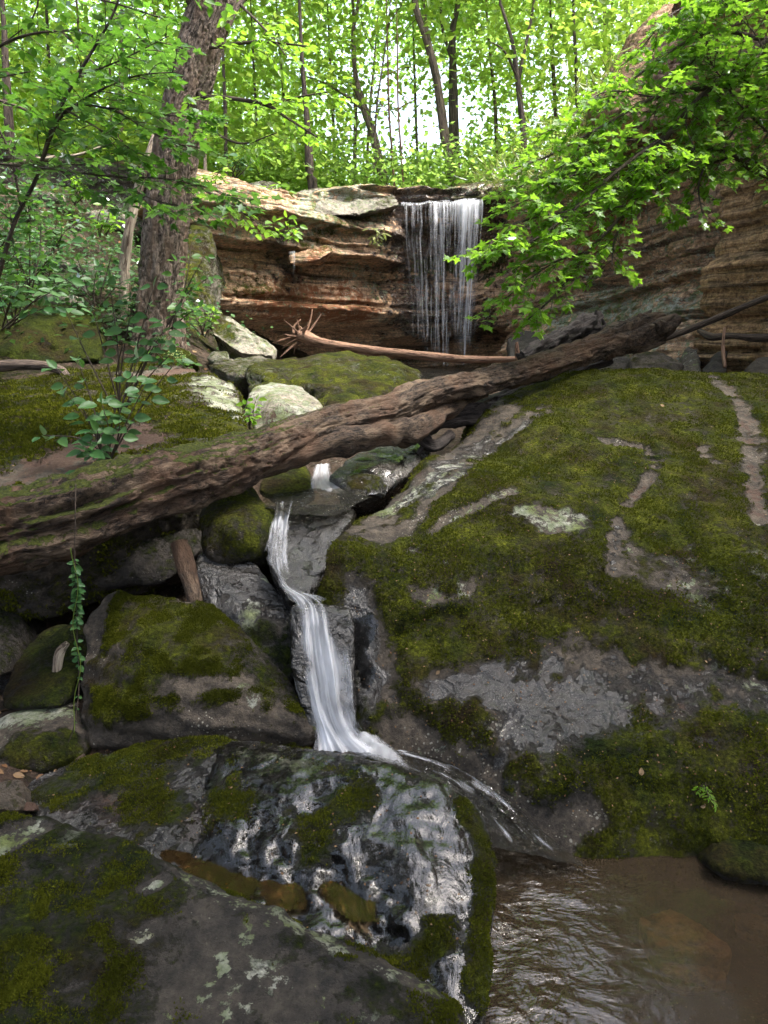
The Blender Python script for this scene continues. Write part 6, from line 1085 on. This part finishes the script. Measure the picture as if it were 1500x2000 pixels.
for _ in range(420):
    px, py = g_.uniform(-80, 470), g_.uniform(300, 690)
    h, nn = cast(SURF['ground'][0], px, py)
    if h is not None and h.y > 5.2: C.append(np.array(h)+[0, 0, g_.uniform(.05, .45)])
clumps('undergrowth', 'dense low green undergrowth covering the left slope', np.array(C), 16, .17, .085, 'shrub', g_, .5)
C = []
for _ in range(200):
    x = g_.uniform(-3.2, 4.2); y = g_.uniform(15.2, 18); C.append((x, y, floor_z(x, y)+g_.uniform(.1, 1.1)))
clumps('undergrowth', 'bright low shrubs along the rim behind the falls', np.array(C), 30, .35, .13, 'bgleaf', g_, .6)
# ------------------------------------------------------------------ fallen leaves and specks of litter
rg = np.random.default_rng(77)
def litter(name, label, region, n, smin, smax, mat, cat, individual=0, group=None, keys=None):
    A = [[], [], [], []]
    for _ in range(n):
        px, py = rg.uniform(region[0], region[2]), rg.uniform(region[1], region[3]); best = None
        for kk in keys:
            h, nn = cast(SURF[kk][0], px, py)
            if h is not None and (best is None or h.y < best[0].y): best = (h, nn)
        if best is None: continue
        h, nn = np.array(best[0]), np.array(best[1]); nn = nn if nn[2] > 0 else -nn
        A[0].append(h+nn*.004); d = np.cross(nn, rg.normal(0, 1, 3)); A[1].append(unit(d)); A[2].append(nn+rg.normal(0, .2, 3)); A[3].append(rg.uniform(smin, smax))
    P_, D_, N_, S_ = map(np.array, A); V, Fc, rr = leaf_arrays(T_BG if smax < .015 else T_OVATE, P_, D_, N_, S_, rg.random(len(P_)))
    o = obj(name, V, Fc, M[mat], attrs={'rnd': rr}, smooth=False); tag(o, label, cat, kind='stuff')
GB = ['giant_boulder']
litter('leaf_litter', 'pale specks of plant litter strewn over the giant boulder', (680, 740, 1500, 1600), 800, .004, .012, 'dead', 'litter', keys=GB)
litter('leaf_litter', 'small twigs and dead leaves on the soil beneath the log', (-50, 1380, 700, 1600), 260, .015, .05, 'dead', 'litter', keys=['ground'])
litter('leaf_litter', 'dead leaves between the rocks behind the log', (380, 640, 1500, 800), 500, .03, .07, 'dead', 'litter', keys=['ground'])
litter('leaf_litter', 'brown leaf litter on the left slope', (-50, 300, 480, 700), 350, .04, .09, 'dead', 'litter', keys=['ground'])
litter('leaf_litter', 'litter specks on the mossy slab', (0, 720, 470, 940), 110, .006, .018, 'dead', 'litter', keys=['mossy_slab'])
litter('leaf_litter', 'litter specks on the soil and wet boulder', (0, 1430, 900, 1900), 260, .004, .012, 'dead', 'litter', keys=['wet_boulder', 'ground'])
def one_leaf(label, px, py, key, s, tm=None, mat='dead'):
    h, nn = cast(SURF[key][0], px, py)
    if h is None: return
    h, nn = np.array(h), np.array(nn); nn = nn if nn @ np.array([0, -1, 1]) > 0 else -nn; V, Fc, rr = leaf_arrays(tm or T_OVATE, (h+nn*.004)[None], unit(np.cross(nn, rg.normal(0, 1, 3)))[None], (nn+rg.normal(0, .1, 3))[None], np.array([s]), np.array([.0]))
    tag(obj('fallen_leaf', V, Fc, M[mat], attrs={'rnd': rr}, smooth=False), label, 'leaf')
one_leaf('pale fallen leaf near the middle of the giant boulder crest', 1290, 791, 'giant_boulder', .035)
one_leaf('pale fallen leaf right of the stream slab on the giant boulder', 995, 817, 'giant_boulder', .035)
one_leaf('pale fallen leaf on the moss above the pool, left of the tiny fern', 1252, 1515, 'giant_boulder', .03)
one_leaf('pink-brown fallen leaf on the wet shelf of the giant boulder', 1383, 1288, 'giant_boulder', .018)
one_leaf('small pale leaf lying beside the pink-brown one on the shelf', 1381, 1295, 'giant_boulder', .015)
one_leaf('pale leaf low on the moss beneath the tiny fern', 1378, 1575, 'giant_boulder', .018)
one_leaf('reddish fallen leaf on dark moss above the froth', 858, 1310, 'giant_boulder', .022)
